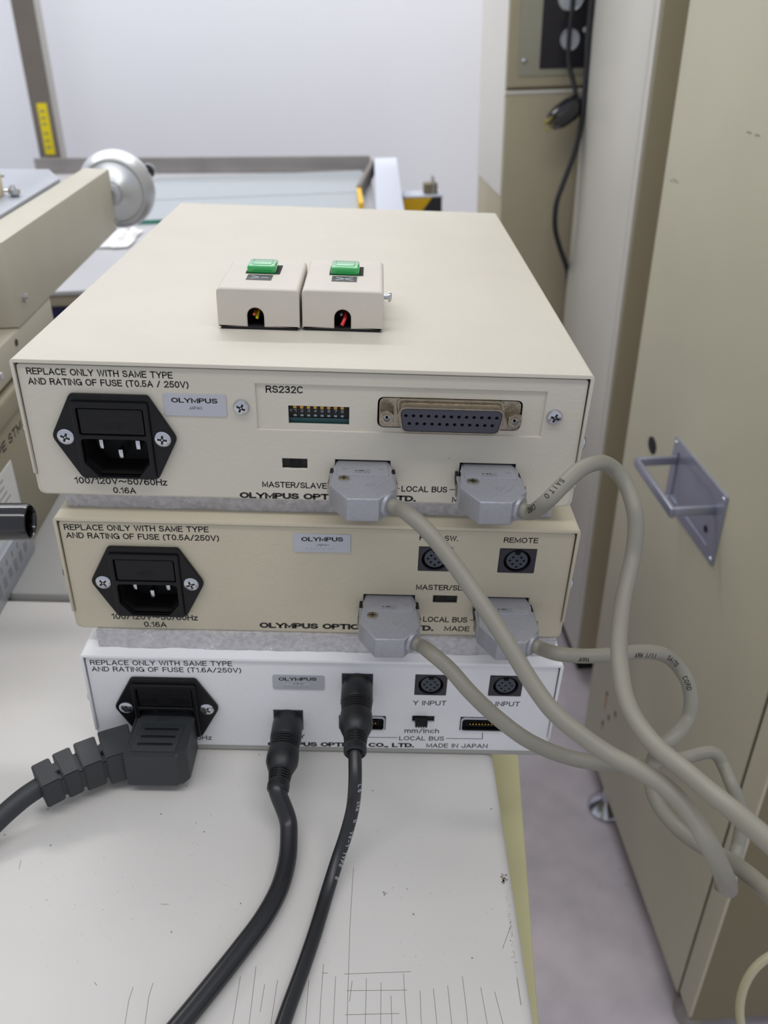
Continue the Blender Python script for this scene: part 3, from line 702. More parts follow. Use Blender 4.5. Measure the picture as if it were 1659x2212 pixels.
b = B()
(dx0, dz1), (dx1, dz0) = A1.f(622, 878), A1.f(754, 921)
cx, cz = 158.7, -17.3
port_hole = rpoly([(cx-26.9, cz+6.0), (cx+26.9, cz+6.0), (cx+26.9, cz-6.3), (cx-26.9, cz-6.3)], 2.5)
b.plate([(rx0-.5, rz0-.5), (rx1+.5, rz0-.5), (rx1+.5, rz1+.5), (rx0-.5, rz1+.5)], [[(dx0, dz0), (dx1, dz0), (dx1, dz1), (dx0, dz1)], port_hole], .8, 1.2, .1)
ip = b.make('interface_panel', 'cream', A1.t)
b = B(); p0 = onY(574, 848, .8); p1 = onY(655, 850, .8); pc = onY(574, 832.5, .8); b.text('RS232C', p0.x, p0.z, p1.x, pc.z-p0.z, .76, .05, p1.z); b.make('lettering', 'ink', ip)
# dip switch
dd = onY(622, 878, .8); b = B(); b.m('black_matt'); b.box(dx0-.5, dx1+.5, 3.2, 6, dz0+1.6, dz1+.8); b.m('pcb'); b.box(dx0-.5, dx1+.5, 3.0, 5, dz0-1, dz0+1.9)
b.m('white_ink'); b.box(dx0+.3, dx1-.3, 3.0, 3.2, dz0+1.75, dz0+1.9); dip = b.make('dip_switch', 'black_matt', A1.t)
for k in range(8):
    x_ = dx0+2.3+k*2.52
    b = B(); b.m('dipy'); b.box(x_-.62, x_+.62, 2.3, 3.6, dz1-1.7, dz1-.4, .1); b.make('lever', 'dipy', dip, label='amber switch lever')
b = B()
for k in range(8):
    x_ = dx0+2.3+k*2.52
    b.m('white_ink'); b.text(str(k+1), x_-.5, dz1-3.5, x_+.5, 1.15, 3.18, 0); b.m('dipw'); b.box(x_-.55, x_+.55, 3.05, 3.2, dz0+2.2, dz0+3.0)
b.m('white_ink'); b.text('O', dx0+.3, dz1-3.4, dx0+1.2, 1.0, 3.18, 0)
b.make('numbering', 'white_ink', dip)
# serial port
b = B(); b.m('shell')
dsh = lambda e: rpoly([(cx-19.4-e, cz+5.0+e), (cx+19.4+e, cz+5.0+e), (cx+17.9+e, cz-5.0-e), (cx-17.9-e, cz-5.0-e)], 2.4, 5)
b.plate(rpoly([(cx-26.3, cz+5.8), (cx+26.3, cz+5.8), (cx+26.3, cz-5.9), (cx-26.3, cz-5.9)], 2.2), [dsh(-.3)], .5, 1, .25)
b.plate(dsh(.9), [dsh(-.35)], -.5, 1.6, .4); b.plate(dsh(0), [dsh(-.5)], -6.0, 7, .25)
sp = b.make('serial_port', 'shell', A1.t)
hs = [circ(cx-16.6+k*2.77, cz+1.6, .66, 10) for k in range(13)]+[circ(cx-15.2+k*2.77, cz-1.5, .66, 10) for k in range(12)]
b = B(); b.m('insul'); b.plate(dsh(-.55), hs, -5.7, 5, .1); b.m('dark'); b.plate(dsh(-.8), [], -4.2, .4); b.make('insulator', 'insul', sp)
for k in (-1, 1):
    hx = [(cx+k*23.5+2.9*math.cos(a*math.pi/3+.5), cz+2.9*math.sin(a*math.pi/3+.5)) for a in range(6)]
    b = B(); b.m('shell'); b.plate(hx, [circ(cx+k*23.5, cz, 1.25, 16)], -4.9, 5.5, .35); b.plate(circ(cx+k*23.5, cz, 1.9, 20), [circ(cx+k*23.5, cz, 1.2, 16)], -5.3, 1, .1); b.m('zinc'); b.plate(circ(cx+k*23.5, cz, 1.4, 12), [circ(cx+k*23.5, cz, .6, 10)], -3.9, .5); b.m('black_matt'); b.plate(circ(cx+k*23.5, cz, 1.4, 12), [], -3.0, .5)
    b.make('hex_standoff', 'shell', sp)
for u, v in ((520.7, 881), (1198.5, 902.5)):
    p = onY(u, v, -1); b = B(); crossscrew(b, (p.x, 0, p.z), 3.0, 1.7); b.make('screw', 'zinc', A1.t)
for a, c in sl1:
    b = B(); b.box(a-1, c+1, 1.6, 10, -48, -36.8); b.make('bus_socket', 'black_matt', A1.t)
A1.finish()

# ---- middle unit
A2 = Unit('control_unit', 'middle cream control unit of the stack, between the two foam sheets', 4.7, -2.9, -64.5, 56.4, 'cream2')
A2.shell(); power_inlet(A2, 38.8, -94.7)
A2.let('REPLACE ONLY WITH SAME TYPE', 139, 1144.6, 451, 1150, 12.5); A2.let('AND RATING OF FUSE (T0.5A/250V)', 143.7, 1162, 473.7, 1169, 12.5)
A2.let('100/120V~50/60Hz', 242, 1337, 427.7, 1340.5, 12); A2.let('0.16A', 312, 1354, 360.5, 1354.8, 11.5)
A2.let('FOOT SW.', 906, 1167, 989.3, 1169, 11.5); A2.let('REMOTE', 1087.7, 1172, 1162, 1173.5, 11.5); A2.let('MASTER/SLAVE', 898.4, 1273.7, 1033, 1276.5, 11.5)
A2.let('LOCAL BUS', 913.5, 1343.2, 1009, 1344.8, 11.5); A2.let('OLYMPUS OPTICAL CO., LTD.', 560.8, 1356, 936, 1362.8, 11.5, bold=BOLD); A2.let('MADE IN JAPAN', 959.4, 1362.6, 1112, 1366, 10.5)
A2.line((1016, 1339.5), (1090, 1341), (1090, 1325)); A2.line((905, 1338), (850, 1337), (850, 1322))
name_plate(A2, 633.6, 1151.5, 757, 1194, (651, 1168, 741.4, 1168.6, 9), (684, 1178.6, 710, 1179.4, 5), stamp=True)
din(A2, 906, 1181, 973.5, 1234.5); din(A2, 1081, 1185, 1152.5, 1238.5)
slide_switch(A2, (936, 1286.5, 986.5, 1304.5), (.1, .6))
sl2 = [(128.3, 149.9), (176.3, 198.2)]
for a, c in sl2: slot(A2, a, c, -109.2, -99.4)
A2.panel()
for a, c in sl2:
    b = B(); b.box(a-1, c+1, A2.y+1.6, A2.y+10, -110, -98.8); b.make('bus_socket', 'black_matt', A2.t)
A2.finish()

# ---- bottom unit
A3 = Unit('control_unit', 'bottom grey-white control unit standing on the desk, with black cables plugged in', 6.5, -8.9, -130.4, 54.8, 'grey_white')
A3.shell(); power_inlet(A3, 41.1, -159.9)
A3.let('REPLACE ONLY WITH SAME TYPE', 195.4, 1436, 502, 1439, 10.5, .03); A3.let('AND RATING OF FUSE (T1.6A/250V)', 199, 1450, 521.3, 1453.3, 10.5, .03)
A3.let('100/120V~50/60Hz', 280, 1596.5, 457.8, 1598.2, 9.5, .03)
A3.let('Z INPUT', 735, 1521, 806.7, 1521.8, 10, .03); A3.let('Y INPUT', 892, 1523.2, 963.7, 1523.9, 10, .03); A3.let('X INPUT', 1050, 1525, 1122, 1526, 10, .03)
A3.let('DISPLAY', 587, 1595, 658.4, 1595.5, 9.5, .03); A3.let('mm/inch', 873.5, 1583, 948, 1583.7, 9.5, .03); A3.let('LOCAL BUS', 862, 1599, 958.8, 1599.8, 9, .03)
A3.let('OLYMPUS OPTICAL CO., LTD.', 578.4, 1611.2, 894, 1614.3, 9, bold=BOLD); A3.let('MADE IN JAPAN', 920.6, 1614.5, 1052.6, 1616, 9, .03)
A3.line((782, 1583), (782, 1592.5), (858, 1593.2)); A3.line((964.5, 1595), (1042, 1596), (1042, 1583))
name_plate(A3, 588, 1456, 701, 1490, (602, 1469, 684, 1469.3, 7), (633, 1478, 656, 1478.3, 4), rnd=1.2, stamp=True)
cz_ = din(A3, 739, 1455, 804, 1501); din(A3, 898, 1457.5, 963, 1502.5); din(A3, 1060, 1459.5, 1124.5, 1504.5); cdp = din(A3, 590.7, 1533.5, 655, 1577)
bus_port(A3, 732.5, 1545.5, 832, 1577); bus_port(A3, 995.5, 1549, 1094, 1580)
slide_switch(A3, (891, 1546.5, 937.5, 1561), (.12, .68), proud=3.3)
A3.panel(); A3.finish()
for x, y in ((22, 0), (205, 2), (22, 255), (205, 255)):
    b = B(); b.lathe([(7, 0), (8, 3.9)], (x, y+6, -189), (0, 0, 1), 20); b.make('foot', 'foot', A3.t)
b = B(); b.m('foot'); b.box(8.5, 214.5, -8.4, D-12, -188.4, -185, .5); b.make('base_skirt', 'foot', A3.t)

# ---- foam sheets between the units
def foam(x0, x1, y0, y1, z0, z1, label, rough):
    b = B(); random.seed(int(x1)); P = []
    n = 46
    def j(a): return random.uniform(-a, a)
    for k in range(n+1): P.append((x0+(x1-x0)*k/n, y0+j(rough)))
    for k in range(1, 14): P.append((x1+j(rough*1.6), y0+(y1-y0)*k/14))
    for k in range(n+1): P.append((x1-(x1-x0)*k/n, y1+j(.3)))
    for k in range(1, 14): P.append((x0+j(rough*1.6), y1-(y1-y0)*k/14))
    b.prism(P, z0, z1, 'xy', bev=.25)
    return single(b, 'foam_sheet', 'foam', label, 'foam', ((x0+x1)/2, (y0+y1)/2, z0))
foam(8, 204, 5.0, 270, -64.4, -56.0, 'upper grey-white foam sheet, between the top and middle units', .35)
foam(13.5, 212.5, -4.2, 268, -130.3, -121.0, 'lower foam sheet with a torn right edge, between the middle and bottom units', .5)

# ================================================================== button boxes
def button_box(letter, x0, x1, y0, y1, by, label, screw=None):
    cx = (x0+x1)/2; cy = (y0+y1)/2; H = 16.3
    t = Thing('button_box', label, 'switch box', (cx, cy, 0), group='push-button boxes on the top unit')
    b = B(); b.m('boxcream')
    nx = cx-1.2 if letter == 'Y' else cx
    out = rpoly([(x0, 1.2), (x0, H), (x1, H), (x1, 1.2)], [.1, 1.8, 1.8, .1], 5)
    notch = [(nx+3.3, 1.2)]+[(nx+3.3*math.cos(a), 5.6+3.3*math.sin(a)) for a in [k*math.pi/10 for k in range(11)]]+[(nx-3.3, 1.2)]
    b.plate(rpoly([(x0, 1.2), (x0, H), (x1, H), (x1, 1.2)], [.05, 1.8, 1.8, .05], 5)+notch, [], y0, 1.4, .5)
    th = 1.3; i = rpoly([(x0, 1.2), (x0, H), (x1, H), (x1, 1.2)], [.05, 1.8, 1.8, .05], 5)
    inner = [(x1-th, 1.2), (x1-th, H-th), (x0+th, H-th), (x0+th, 1.2)]
    b.prism(i+inner, y0+.7, y1-.6, 'xz'); b.box(x0+.5, x1-.5, y1-1.5, y1, 1.2, H-.6, .4)
    cov = b.make('cover', 'boxcream', t)
    b = B(); b.box(x0+1, x1-1, y0+.5, y1-1, 0, 1.5, .2); b.m('black_matt'); b.box(x0+2, x1-2, y0+12, y1-2, 1.4, 12); b.make('base_plate', 'black_matt', t)
    # button
    bw, bl = 12.4, 13.0
    b = B(); b.box(nx-bw/2-.3, nx+bw/2+1.4, by-.5, by+bl+.6, H-1, H+.08); bez = b.make('button_recess', 'dark', t)
    b = B(); b.box(nx-bw/2+.3, nx+bw/2-.3, by+.6, by+bl-.6, H-1, H+3.0, .9, 3); b.box(nx-bw/2+2.2, nx+bw/2-2.2, by+3, by+bl-2.6, H+2.9, H+3.25, .3); b.make('green_button', 'green_lens', t, label='translucent green push button')
    b = B(); b.m('ctrlblack'); b.box(nx-5.1, nx+5.1, by-9.8, by-2.2, H, H+.12)
    b.m('white_ink'); b.mark(letter, Matrix(((0, -1, 0, nx+3.5), (1, 0, 0, by-8.0), (0, 0, 1, H+.12), (0, 0, 0, 1))), 4.2, 7.0, .55, .04); b.make('letter_label', 'ctrlblack', t, label='small black label with a white letter '+letter)
    if screw:
        b = B(); b.cyl((x1-.5, y0+14, 10.6), (x1+2.2, y0+14, 10.6), 1.1, 12); b.lathe([(2.1, 0), (2.1, .8), (1.2, 1.4)], (x1+2.0, y0+14, 10.6), (1, 0, 0), 16); b.make('side_screw', 'zinc', t)
    return t, nx
t, nx = button_box('Y', 67.9, 100.2, 37.7, 80.8, 60.3, 'cream push-button box marked Y, left of the pair on the top unit')
for k, (m_, pts) in enumerate((('orange', [(nx-.6, 52, 6.5), (nx-.6, 44, 6.3), (nx-.8, 40, 5.6)]), ('yellow_wire', [(nx+.8, 52, 6.8), (nx+.7, 44, 6.2), (nx+.3, 39.6, 4.4)]))):
    b = B(); b.tube(pts, .62, 10, 4); b.make('wire_stub', m_, t)
t, nx = button_box('X', 101.1, 133.3, 38.6, 84.9, 61.8, 'cream push-button box marked X, right of the pair on the top unit', True)
b = B(); b.tube([(nx+.4, 52, 6.5), (nx+1.1, 46, 6.4), (nx+.9, 41, 5.0), (nx-.3, 38.8, 2.6)], .75, 10, 5); b.make('wire_stub', 'red_wire', t)
b = B(); b.tube([(nx-.4, 52, 6.5), (nx-.6, 44, 6.3), (nx-.6, 41, 6.2)], .55, 10, 4); b.make('wire_stub', 'greyw', t)

# ================================================================== grey data cables
def cable_text(par, P, txt, h, frac0, ccw=1, spin=0.0, mt='ink', r=2.9, adv=.78):
    """print along the sheath; P = dense centre line, letters face the viewer side"""
    b = B(); b.m(mt); L = [0]
    for a, c in zip(P, P[1:]): L.append(L[-1]+(c-a).length)
    s = L[-1]*frac0
    for ch in txt:
        if ch != ' ':
            i = max(k for k in range(len(L)-1) if L[k] <= s) if s < L[-1] else len(L)-2
            p = P[i].lerp(P[i+1], (s-L[i])/max(1e-6, L[i+1]-L[i])); t_ = (P[min(i+2, len(P)-1)]-P[max(i-1, 0)]).normalized()*ccw
            vw = (CAM0-p); n_ = (vw-t_*vw.dot(t_)).normalized(); n_ = Matrix.Rotation(spin, 3, t_) @ n_; up = n_.cross(t_)
            A = Matrix(((t_.x, up.x, n_.x, 0), (t_.y, up.y, n_.y, 0), (t_.z, up.z, n_.z, 0), (0, 0, 0, 1)))
            b.mark(ch, Matrix.Translation(p+n_*(r+.03)-up*h*.5) @ A, h*.62, h, h*.13, .03)
        s += h*adv*ccw
    b.make('sheath_print', mt, par)
CAM0 = CAM.copy()
def data_cable(label, sx0, sx1, yf, ztop, pts, txts=(), yaw=0.0):
    cx = (sx0+sx1)/2; zt = ztop-1.0; zb = zt-9.6; zc = (zt+zb)/2
    t = Thing('data_cable', label, 'cable', (cx, yf-15, zb), group='grey data cables plugged into the units')
    R = Matrix.Rotation(yaw, 3, 'Z'); o = Vector((cx, yf, 0))
    def G(p): return tuple(o+R@Vector((p[0], p[1], 0)))[:2]
    lo = [(-10.2, 2), (-10.4, -5), (-11.3, -8), (-12.2, -17.5), (-5.8, -27.6), (5.7, -27.6), (12.2, -19.2), (11.3, -8), (10.4, -5), (10.2, 2)]
    b = B(); b.prism([G(p) for p in lo], zb, zt, 'xy', bev=.7, seg=3)
    neck = [(-9.3, 2), (-9.8, -9), (-9.8, -10.6), (9.8, -10.6), (9.8, -9), (9.3, 2)]
    b.prism([G(p) for p in neck], zt-.5, zt+.35, 'xy', bev=.3, seg=2)
    b.prism([G(p) for p in [(-12.5, -6), (-12.5, -17), (-11.5, -18), (-11, -6)]], zb+1, zt-1.5, 'xy', bev=.2); b.prism([G(p) for p in [(12.5, -6), (12.5, -17), (11.5, -18), (11, -6)]], zb+1, zt-1.5, 'xy', bev=.2)
    c = Vector(G((8.7, -22.6))+(zc,)); dr = (R@Vector((.82, -.57, 0))).normalized()
    b.lathe([(4.7, -2), (4.7, 1.1), (4.3, 1.7), (3.2, 1.9)], c, dr, 28)
    for a, e in (((2.4, -18.6), (4.8, -15.8)), ((4.2, -20.2), (7.8, -15.8)), ((1.2, -17.6), (2.6, -15.9))):
        g0 = Vector(G(a)+(zt+.02,)); g1 = Vector(G(e)+(zt+.02,)); b.tube([g0, g1], .28, 6, 0)
    for k in (-1, 1):
        q = G((k*7.0, -5.6)); b.box(q[0]-.8, q[0]+.8, q[1]-.35, q[1]+.35, zt+.2, zt+.75, .15)
    q = Vector((*G((-2.9, -8.9)), zt+.35)); b.mark('HRS', Matrix.Translation(q) @ R.to_4x4(), 5.6, 2.8, .5, .25)
    hd = b.make('plug_hood', 'silver', t)
    q = G((-7.0, -12.6)); b = B(); b.m('zinc'); b.lathe([(2.5, 0), (2.5, .12)], (q[0], q[1], zt+.02), (0, 0, 1), 24)
    b.m('shell'); b.lathe([(2.1, 0), (1.9, .25), (.3, .35)], (q[0], q[1], zt+.1), (0, 0, 1), 20)
    b.m('black_matt'); b.box(q[0]-1.2, q[0]+1.2, q[1]-.22, q[1]+.22, zt+.3, zt+.5); b.box(q[0]-.22, q[0]+.22, q[1]-1.2, q[1]+1.2, zt+.3, zt+.5); b.make('hood_screw', 'zinc', hd)
    for k in (-1, 1):
        b = B(); b.m('black_matt'); g = [G(p) for p in ((k*11.3, 0), (k*11.3, -11.5), (k*12.9, -11.5), (k*12.4, 0))]; b.prism(g, zb+3.4, zt-2.6, 'xy')
        b.m('shell'); g = [G(p) for p in ((k*12.6, -11.2), (k*12.6, -12.4), (k*13.2, -12.4), (k*13.2, -11.2))]; b.prism(g, zb+2.6, zt-2.2, 'xy'); b.make('latch', 'black_matt', t)
    start = c+dr*.5
    path = [start, start+dr*5]+pts
    b = B(); b.tube(path, 2.9, 18, 8); cb = b.make('cable', 'cable', t)
    Pd = smooth(path, 8)
    for tx in txts: cable_text(cb, Pd, *tx)
    return t
def wd(lst, d=5.8):             # (u, v, apparent width) -> centre-line point
    return [onD(u, v, F*d/w_) for u, v, w_ in lst]
data_cable('grey cable arching up from the right-hand silver plug of the top unit', *sl1[1], 0, -37.4,
    wd([(1180, 1084, 36), (1215, 1049, 36), (1254, 1014, 35.5), (1294, 999, 35), (1325, 1012, 34.5), (1352, 1047, 34.5), (1370, 1100, 35), (1373, 1150, 35), (1366, 1205, 35), (1353, 1262, 35.5), (1343, 1315, 36), (1337, 1385, 37), (1341, 1450, 38), (1352, 1510, 39), (1377, 1562, 40), (1422, 1617, 41.5), (1480, 1665, 43), (1535, 1712, 45), (1592, 1758, 47), (1655, 1812, 50), (1740, 1885, 54)]),
    [('SAITO', 2.1, .118, -1, .5, 'ink'), ('CORD', 2.1, .066, -1, .5, 'ink')])
data_cable('grey cable running down across the middle unit from the top unit\'s left-hand plug', *sl1[0], 0, -37.4,
    wd([(884, 1112, 35.5), (925, 1149, 36), (972, 1207, 36.5), (1022, 1277, 37), (1065, 1341, 37.5), (1106, 1405, 38), (1148, 1474, 38.5), (1195, 1537, 39), (1255, 1588, 39.5), (1320, 1632, 40), (1385, 1666, 41), (1440, 1703, 42), (1490, 1756, 43), (1530, 1820, 44), (1555, 1872, 44), (1569, 1903, 43), (1573, 1917, 40), (1574, 1921, 34), (1574, 1921, 30)]), [], 0.02)
data_cable('grey cable from the middle unit\'s right-hand plug, looping back under the other cables', *sl2[1], A2.y, -99.4,
    wd([(1205, 1412, 32.5), (1260, 1417, 32.5), (1330, 1414, 32.5), (1380, 1408, 32), (1430, 1413, 31.5), (1462, 1436, 31), (1486, 1474, 31), (1493, 1515, 31), (1484, 1555, 31), (1457, 1590, 31.5), (1428, 1614, 31.5), (1412, 1640, 31), (1406, 1685, 31), (1420, 1735, 32), (1462, 1788, 33), (1510, 1824, 34), (1565, 1853, 35), (1612, 1885, 38), (1660, 1928, 41), (1730, 2000, 45)]),
    [('AWM', 1.9, .10, 1, .5, 'ink'), ('AWM I/II', 1.9, .19, 1, .5, 'ink'), ('SAITO', 2.0, .262, 1, .1, 'ink'), ('CORD', 2.0, .325, 1, .1, 'ink')])
data_cable('grey cable sagging across the bottom unit from the middle unit\'s left-hand plug', *sl2[0], A2.y, -99.4,
    wd([(928, 1408, 33), (970, 1444, 33.5), (1020, 1500, 34), (1075, 1551, 34), (1140, 1599, 34), (1215, 1632, 33.5), (1290, 1648, 33), (1370, 1652, 30.5), (1425, 1645, 29), (1475, 1638, 28.5), (1520, 1626, 28.5), (1545, 1628, 28.5), (1562, 1652, 28.5), (1580, 1694, 29), (1598, 1738, 29), (1602, 1780, 29), (1595, 1822, 29), (1583, 1862, 29), (1560, 1905, 27), (1555, 1915, 25)]),
    [('AWM', 1.9, .93, 1, .4, 'ink')])

# ================================================================== black cables into the bottom unit
def din_plug(label, cx, cz, rb, rc, pts, tilt, L=38, tx=None):
    y = A3.y-.4; c = Vector((cx, y, cz)); d = Vector(tilt).normalized()
    t = Thing('black_cable', label, 'cable', (cx, y-20, cz-8), group='black cables plugged into the bottom unit')
    b = B(); b.m('black_matt'); b.lathe([(6.6, -3), (6.6, 2)], c, d, 24)
    b.m('rubber'); b.lathe([(6.4, 1), (6.9, 2), (7.0, 10), (6.7, 11)], c, d, 28)
    for k in range(4): b.lathe([(6.0, 11+k*1.2), (6.7-k*.08, 11.3+k*1.2), (6.7-k*.08, 11.9+k*1.2), (6.0, 12.1+k*1.2)], c, d, 28)
    b.lathe([(5.9, 10.8), (5.9, 16), (6.8, 16.4), (7.1, 20), (7.0, 23), (5.4, 27), (4.9, 27.5)], c, d, 28)
    pl_ = b.make('din_plug', 'rubber', t)
    b = B(); s0 = 27.2; n = 5; sg = (L-s0)/n
    b.lathe([(4.0, s0), (3.6, L)], c, d, 20)
    for k in range(n):
        a = s0+k*sg; r0 = 5.1-k*.13; b.lathe([(r0, a+sg*.28), (r0-.05, a+sg*.98)], c, d, 24)
    u_ = d.cross(Vector((0, 0, 1))).normalized(); v_ = u_.cross(d)
    for q in (v_, -v_):
        p0 = c+d*s0+q*4.1; p1 = c+d*L+q*3.6; b.tube([p0, p1], 1.0, 8, 0)
    b.lathe([(4.55, L-.3), (4.8, L+.8), (4.7, L+3), (3.9, L+3.8), (rc+.1, L+3.2)], c, d, 24)
    b.make('strain_relief', 'rubber', pl_)
    st = c+d*(L+1); path = [st, st+d*3]+pts
    b = B(); b.tube(path, rc, 18, 8); cb = b.make('cord', 'blackcable', t)
    if tx: cable_text(cb, smooth(path, 8), *tx)
    return t
din_plug('thicker black cable plugged into the left round socket of the bottom unit', cdp[0], cdp[1], 7, 3.7,
    [onZ(621, 1768, -180), onZ(624, 1808, -183), onZ(620, 1860, -184.8), onZ(603, 1920, -185.2), onZ(568, 1985, -185.2), onZ(520, 2050, -185.2), onZ(465, 2120, -185.2), onZ(400, 2200, -185.2), onZ(345, 2265, -185.2)], (-.03, -1, -.10), 33)
din_plug('thinner black cable plugged into the Z socket of the bottom unit', cz_[0], cz_[1], 6.8, 2.75,
    [onZ(767, 1690, -154), onZ(762, 1745, -165), onZ(748, 1800, -174), onZ(728, 1860, -181), onZ(706, 1930, -185.6), onZ(682, 2010, -186.2), onZ(655, 2090, -186.2), onZ(622, 2180, -186.2), onZ(595, 2260, -186.2)], (-.0, -1, -.09), 33,
    ('LB  AWM  N  VW-1 TYPE  E', 1.7, .12, 1, -.75, 'white_ink', 2.75, 1.0))

# power cord
t = Thing('power_cord', 'thick dark grey power cord with an angled plug, leaving to the left', 'cord', (30, -30, -189))
x0, x1, zt, zb = 26.8, 53.2, -165.2, -183.4
b = B(); b.m('plugrubber')
b.box(x0+1, x1-1, -10.2, -4, zt-14.5, zt-.3, 1); 
b.prism(rpoly([(x0, -9.6), (x1-1.2, -9.6), (x1+.2, -12), (x1+.2, -29.5), (x1-3.2, -34.0), (x0, -34.0)], [.6, 1, 1, 2.5, 3, .6]), zb, zt, 'xy', bev=1.1, seg=3)
pl_ = b.make('plug_body', 'plugrubber', t)
b = B(); b.m('plugrubber')
b.prism([(31, -15.5), (50, -15.5), (48.5, -31.4), (29.6, -31.4)], zt, zt+.35, 'xy', bev=.15)
b.m('black')
for k in range(3): yy = -18.8-k*4.3; b.box(32.5-k*.5, 47.5-k*.4, yy-.55, yy+.55, zt+.3, zt+.7, .25)
b.m('plugrubber'); b.mark('125V', Matrix.Translation((36.5, -13.6, zt-.05)), 7, 2, .3, .3); b.make('grip_ribs', 'plugrubber', pl_)
# strain relief: blocks along a bent core
core = smooth([(27.5, -22, -174.2), (16, -27, -174.6), (4, -34.5, -174.6), (-7, -43, -175), ], 12)
b = B(); b.m('plugrubber')
N_ = len(core)
secs = [(0, .34, 8.6, 8.4), (.375, .58, 8.0, 7.5), (.615, .78, 7.6, 7.1), (.815, 1.0, 7.2, 6.7)]
def seg(a, e, hw, hh, both=True):
    ring = []
    for q in (a, e):
        i = min(int(q*(N_-1)), N_-2); p = core[i].lerp(core[i+1], q*(N_-1)-i); tt = (core[i+1]-core[i]).normalized(); sd_ = tt.cross(Vector((0, 0, 1))).normalized(); up_ = sd_.cross(tt)
        ring += [p+sd_*sx*hw+up_*sz*hh for sx, sz in ((-1, -1), (1, -1), (1, 1), (-1, 1))]
    vs, fs = b._new(ring, [(0, 1, 2, 3), (4, 5, 6, 7), (0, 1, 5, 4), (1, 2, 6, 5), (2, 3, 7, 6), (3, 0, 4, 7)])
    r = bmesh.ops.bevel(b.bm, geom=list({e_ for f in fs for e_ in f.edges}), offset=.5, segments=2, affect='EDGES')
    for f in r['faces']: f.smooth = True
for a, e, hw, hh in secs: seg(a, e, hw, hh)
seg(0, 1.0, 5.6, 5.2)
for k, (a, e) in enumerate(((.28, .38), (.53, .63), (.74, .84))):   # webs that join the blocks
    i = int((a+e)/2*(N_-1)); seg(a, e, 7.3-.3*k, 2.6) if k % 2 else seg(a, e, 2.6, 7.1-.3*k)
b.make('strain_relief', 'plugrubber', pl_)
b = B(); b.tube([core[-3], core[-1], (-13, -48.5, -176.5), (-21, -57.5, -180), (-28, -67, -184), (-34, -80, -184.6), (-38, -100, -184.6), (-44, -130, -184.6)], 4.3, 20, 8); b.make('cord', 'plugrubber', t)

# clear hose bottom right
b = B(); b.tube([onD(u, v, 430) for u, v in ((1700, 2052), (1659, 2068), (1627, 2096), (1606, 2135), (1598, 2180), (1603, 2225), (1618, 2290), (1650, 2370))], 2.3, 14)
single(b, 'clear_hose', 'clear', 'thin milky clear hose curving at the bottom right corner in front of the beige cabinet', 'hose', onD(1606, 2135, 430))

# ================================================================== measuring microscope at the left edge
t = Thing('measuring_microscope', 'beige measuring microscope with a long arm, grey stage and silver handwheel, at the left edge', 'microscope', (-180, 180, -189), MACH)
b = B(); b.box(-320, -78, 0, 284.5, -188.9, -104.5, 1.5); b.make('base', 'mach_shaded', t)
b = B(); b.box(-320, -75.8, 0, 284.5, -104.5, -89.5, 2.5, 3); b.make('base_band', 'mach_shaded', t)
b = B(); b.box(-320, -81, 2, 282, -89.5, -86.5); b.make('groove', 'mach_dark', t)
b = B(); b.box(-320, -78.6, 0, 284.5, -86.5, -63.8, 1.5); b.make('body', 'mach', t)
b = B(); b.m('mach'); b.prism([(-100, 214), (-78, 218), (-78, 489), (-100, 492)], -63.3, -11.6, 'xy', bev=.8, seg=2); arm = b.make('arm', 'mach', t)
for u, v in ((51, 643),):
    p = MACH.transposed() @ hit(u, v, Xm, -78); b = B(); b.lathe([(3.0, 0), (2.9, 1.4), (1.9, 2.4), (.4, 2.8)], (-78, p.y, p.z), (1, 0, 0), 18); b.make('arm_screw', 'zinc', arm)
for z in (-30, -55):
    b = B(); b.lathe([(3.6, 0), (3.2, 2), (.6, 3)], (-80.5, 489.5, z), (0, 1, 0), 16); b.box(-79.5, -76, 487, 490, z-2, z+2, .8); b.make('end_screw', 'zinc', arm)
for u, v in ((3, 812), (35, 740)):
    p = MACH.transposed() @ hit(u, v, Xm, -78.6); b = B(); b.lathe([(2.4, 0), (2.0, .6)], (-78.7, p.y, p.z), (1, 0, 0), 14); b.make('body_screw', 'zinc' if u < 10 else 'seam', t)
b = B(); b.m('ink')
# side lettering, runs along +Y on the face turned to +X
b.mark('MICROSCOPE STM', Matrix(((0, 0, 1, -77.95), (1, 0, 0, 88), (0, 1, 0, -118), (0, 0, 0, 1))), 100, 6, 1.1, .05); b.make('lettering', 'ink', t)
b = B(); b.m('paper'); b.box(-78, -77.4, 60, 161, -166, -126); pp = b.make('paper_label', 'paper', t)
b = B()
for k in range(6): z = -130-k*4.4; b.box(-77.5, -77.3, 66, 155-random.uniform(0, 20), z-.5, z+.3)
b.make('label_rules', 'paperline', pp)
b = B(); b.m('stage'); b.prism([(-78, 40), (-73.6, 40), (-73.6, 157), (-75, 160.5), (-78, 160.5)], -188.9, -163, 'xy', bev=.5); pp = b.make('lower_plate', 'stage', t)
b = B()
for k in range(9): y = 70+k*9; b.box(-73.7, -73.4, y, y+4, -182+(k % 3), -174); b.box(-73.7, -73.4, y, y+1.2, -171, -167)
b.make('plate_print', 'paperline', pp)
b = B(); b.m('stage'); b.prism([(-300, 60), (-99.5, 60), (-102.5, 427), (-123, 470), (-300, 455)], -17.5, -10, 'xy', bev=.6); stg = b.make('stage_plate', 'stage', t)
b = B(); b.box(-300, -108, 70, 440, -30, -17.6); b.box(-300, -112, 80, 284, -64, -30); b.make('stage_slide', 'mach_dark', t)
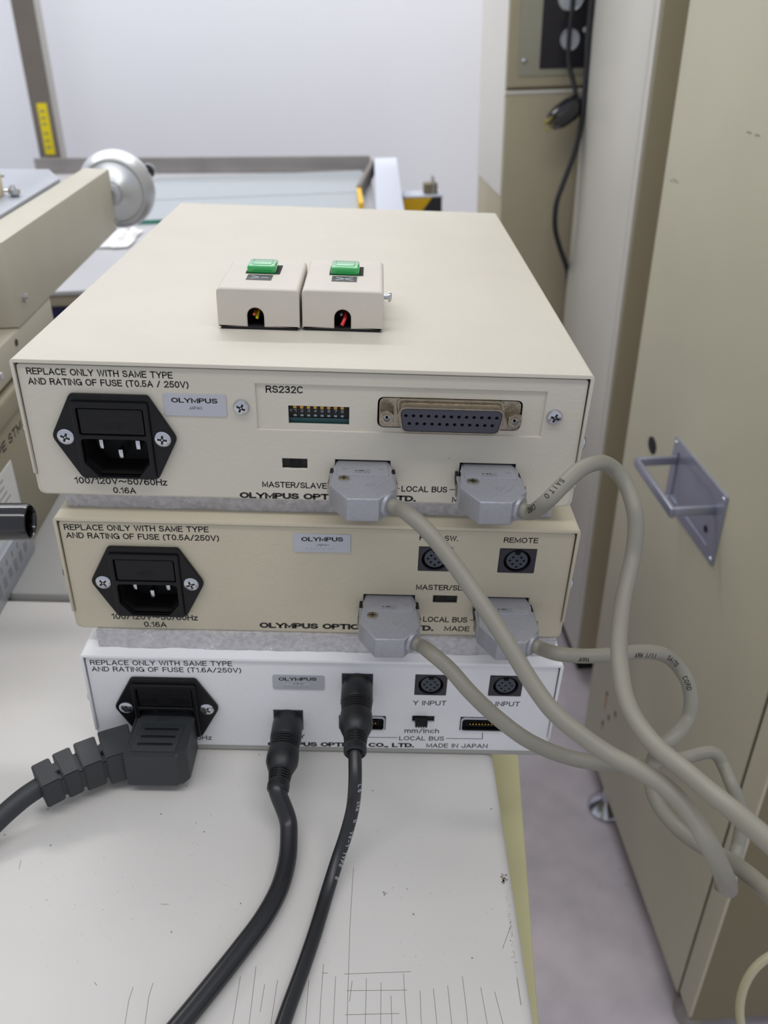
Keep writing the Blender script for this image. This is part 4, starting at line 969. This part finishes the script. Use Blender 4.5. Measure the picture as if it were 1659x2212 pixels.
b = B(); b.m('seam'); b.box(-200, -147, 423, 432, -10.2, -9.6); b.make('stage_slot', 'handle', stg)
p = MACH.transposed() @ onZ(37, 422, -10)
b = B(); b.tube([(p.x-40, p.y-4, p.z+2), (p.x-18, p.y+1, p.z+2), (p.x-6, p.y, p.z+3), (p.x, p.y-5, p.z+1)], .9, 8); b.lathe([(2.5, 0), (4.2, 2), (4.2, 5), (1.5, 8)], (p.x, p.y-4, p.z), (0, 0, 1), 16); b.make('stage_clip', 'zinc', stg)
p = MACH.transposed() @ onZ(8, 440, -10)
b = B(); b.box(p.x-40, p.x-9, p.y, p.y+30, -10, 6, .8); b.make('stage_block', 'blockbeige', stg)
# handwheel
cw = Vector((-80.5, 505, -33.6))
b = B(); b.m('wheel'); b.lathe([(7, -14), (9, -13), (9.8, -8), (10.5, -7), (25.5, .5), (26.3, -.6), (27.6, -.7), (28.6, .6), (31, 5), (33.2, 10), (34.2, 15), (34, 18), (32, 20), (29, 20), (8, 16)], cw, (0, 1, 0), 56)
hw = b.make('handwheel', 'wheel', t)
b = B(); b.cyl(cw+Vector((0, -18, 0)), cw+Vector((0, -8, 0)), 5, 18); b.make('wheel_shaft', 'zinc', hw)
p = MACH.transposed() @ hit(320, 372, Ym, 524)
b = B(); b.lathe([(3, -6), (3, 0), (6, 1), (6.5, 9), (4, 13), (.5, 14)], (p.x-1, p.y+2, p.z), (0, 1, 0), 20); b.make('wheel_knob', 'gloss_black', hw)
# lever knob in front
c = Vector((-27.5, 45, -97))
b = B(); b.m('gloss_black'); b.lathe([(3, -50), (3, -42), (8.2, -40), (8.7, -36), (8.7, 1), (8.3, 2.6), (7.6, 2.9), (7.2, 2.2), (7.0, -5), (.1, -5)], c, (1, 0, 0), 36)
for k in range(12):
    a = k*math.pi/6; b.box(c.x-3, c.x+1, c.y+6.6*math.cos(a)-.4, c.y+6.6*math.cos(a)+.4, c.z+6.6*math.sin(a)-.4, c.z+6.6*math.sin(a)+.4)
b.make('lever_knob', 'gloss_black', t)
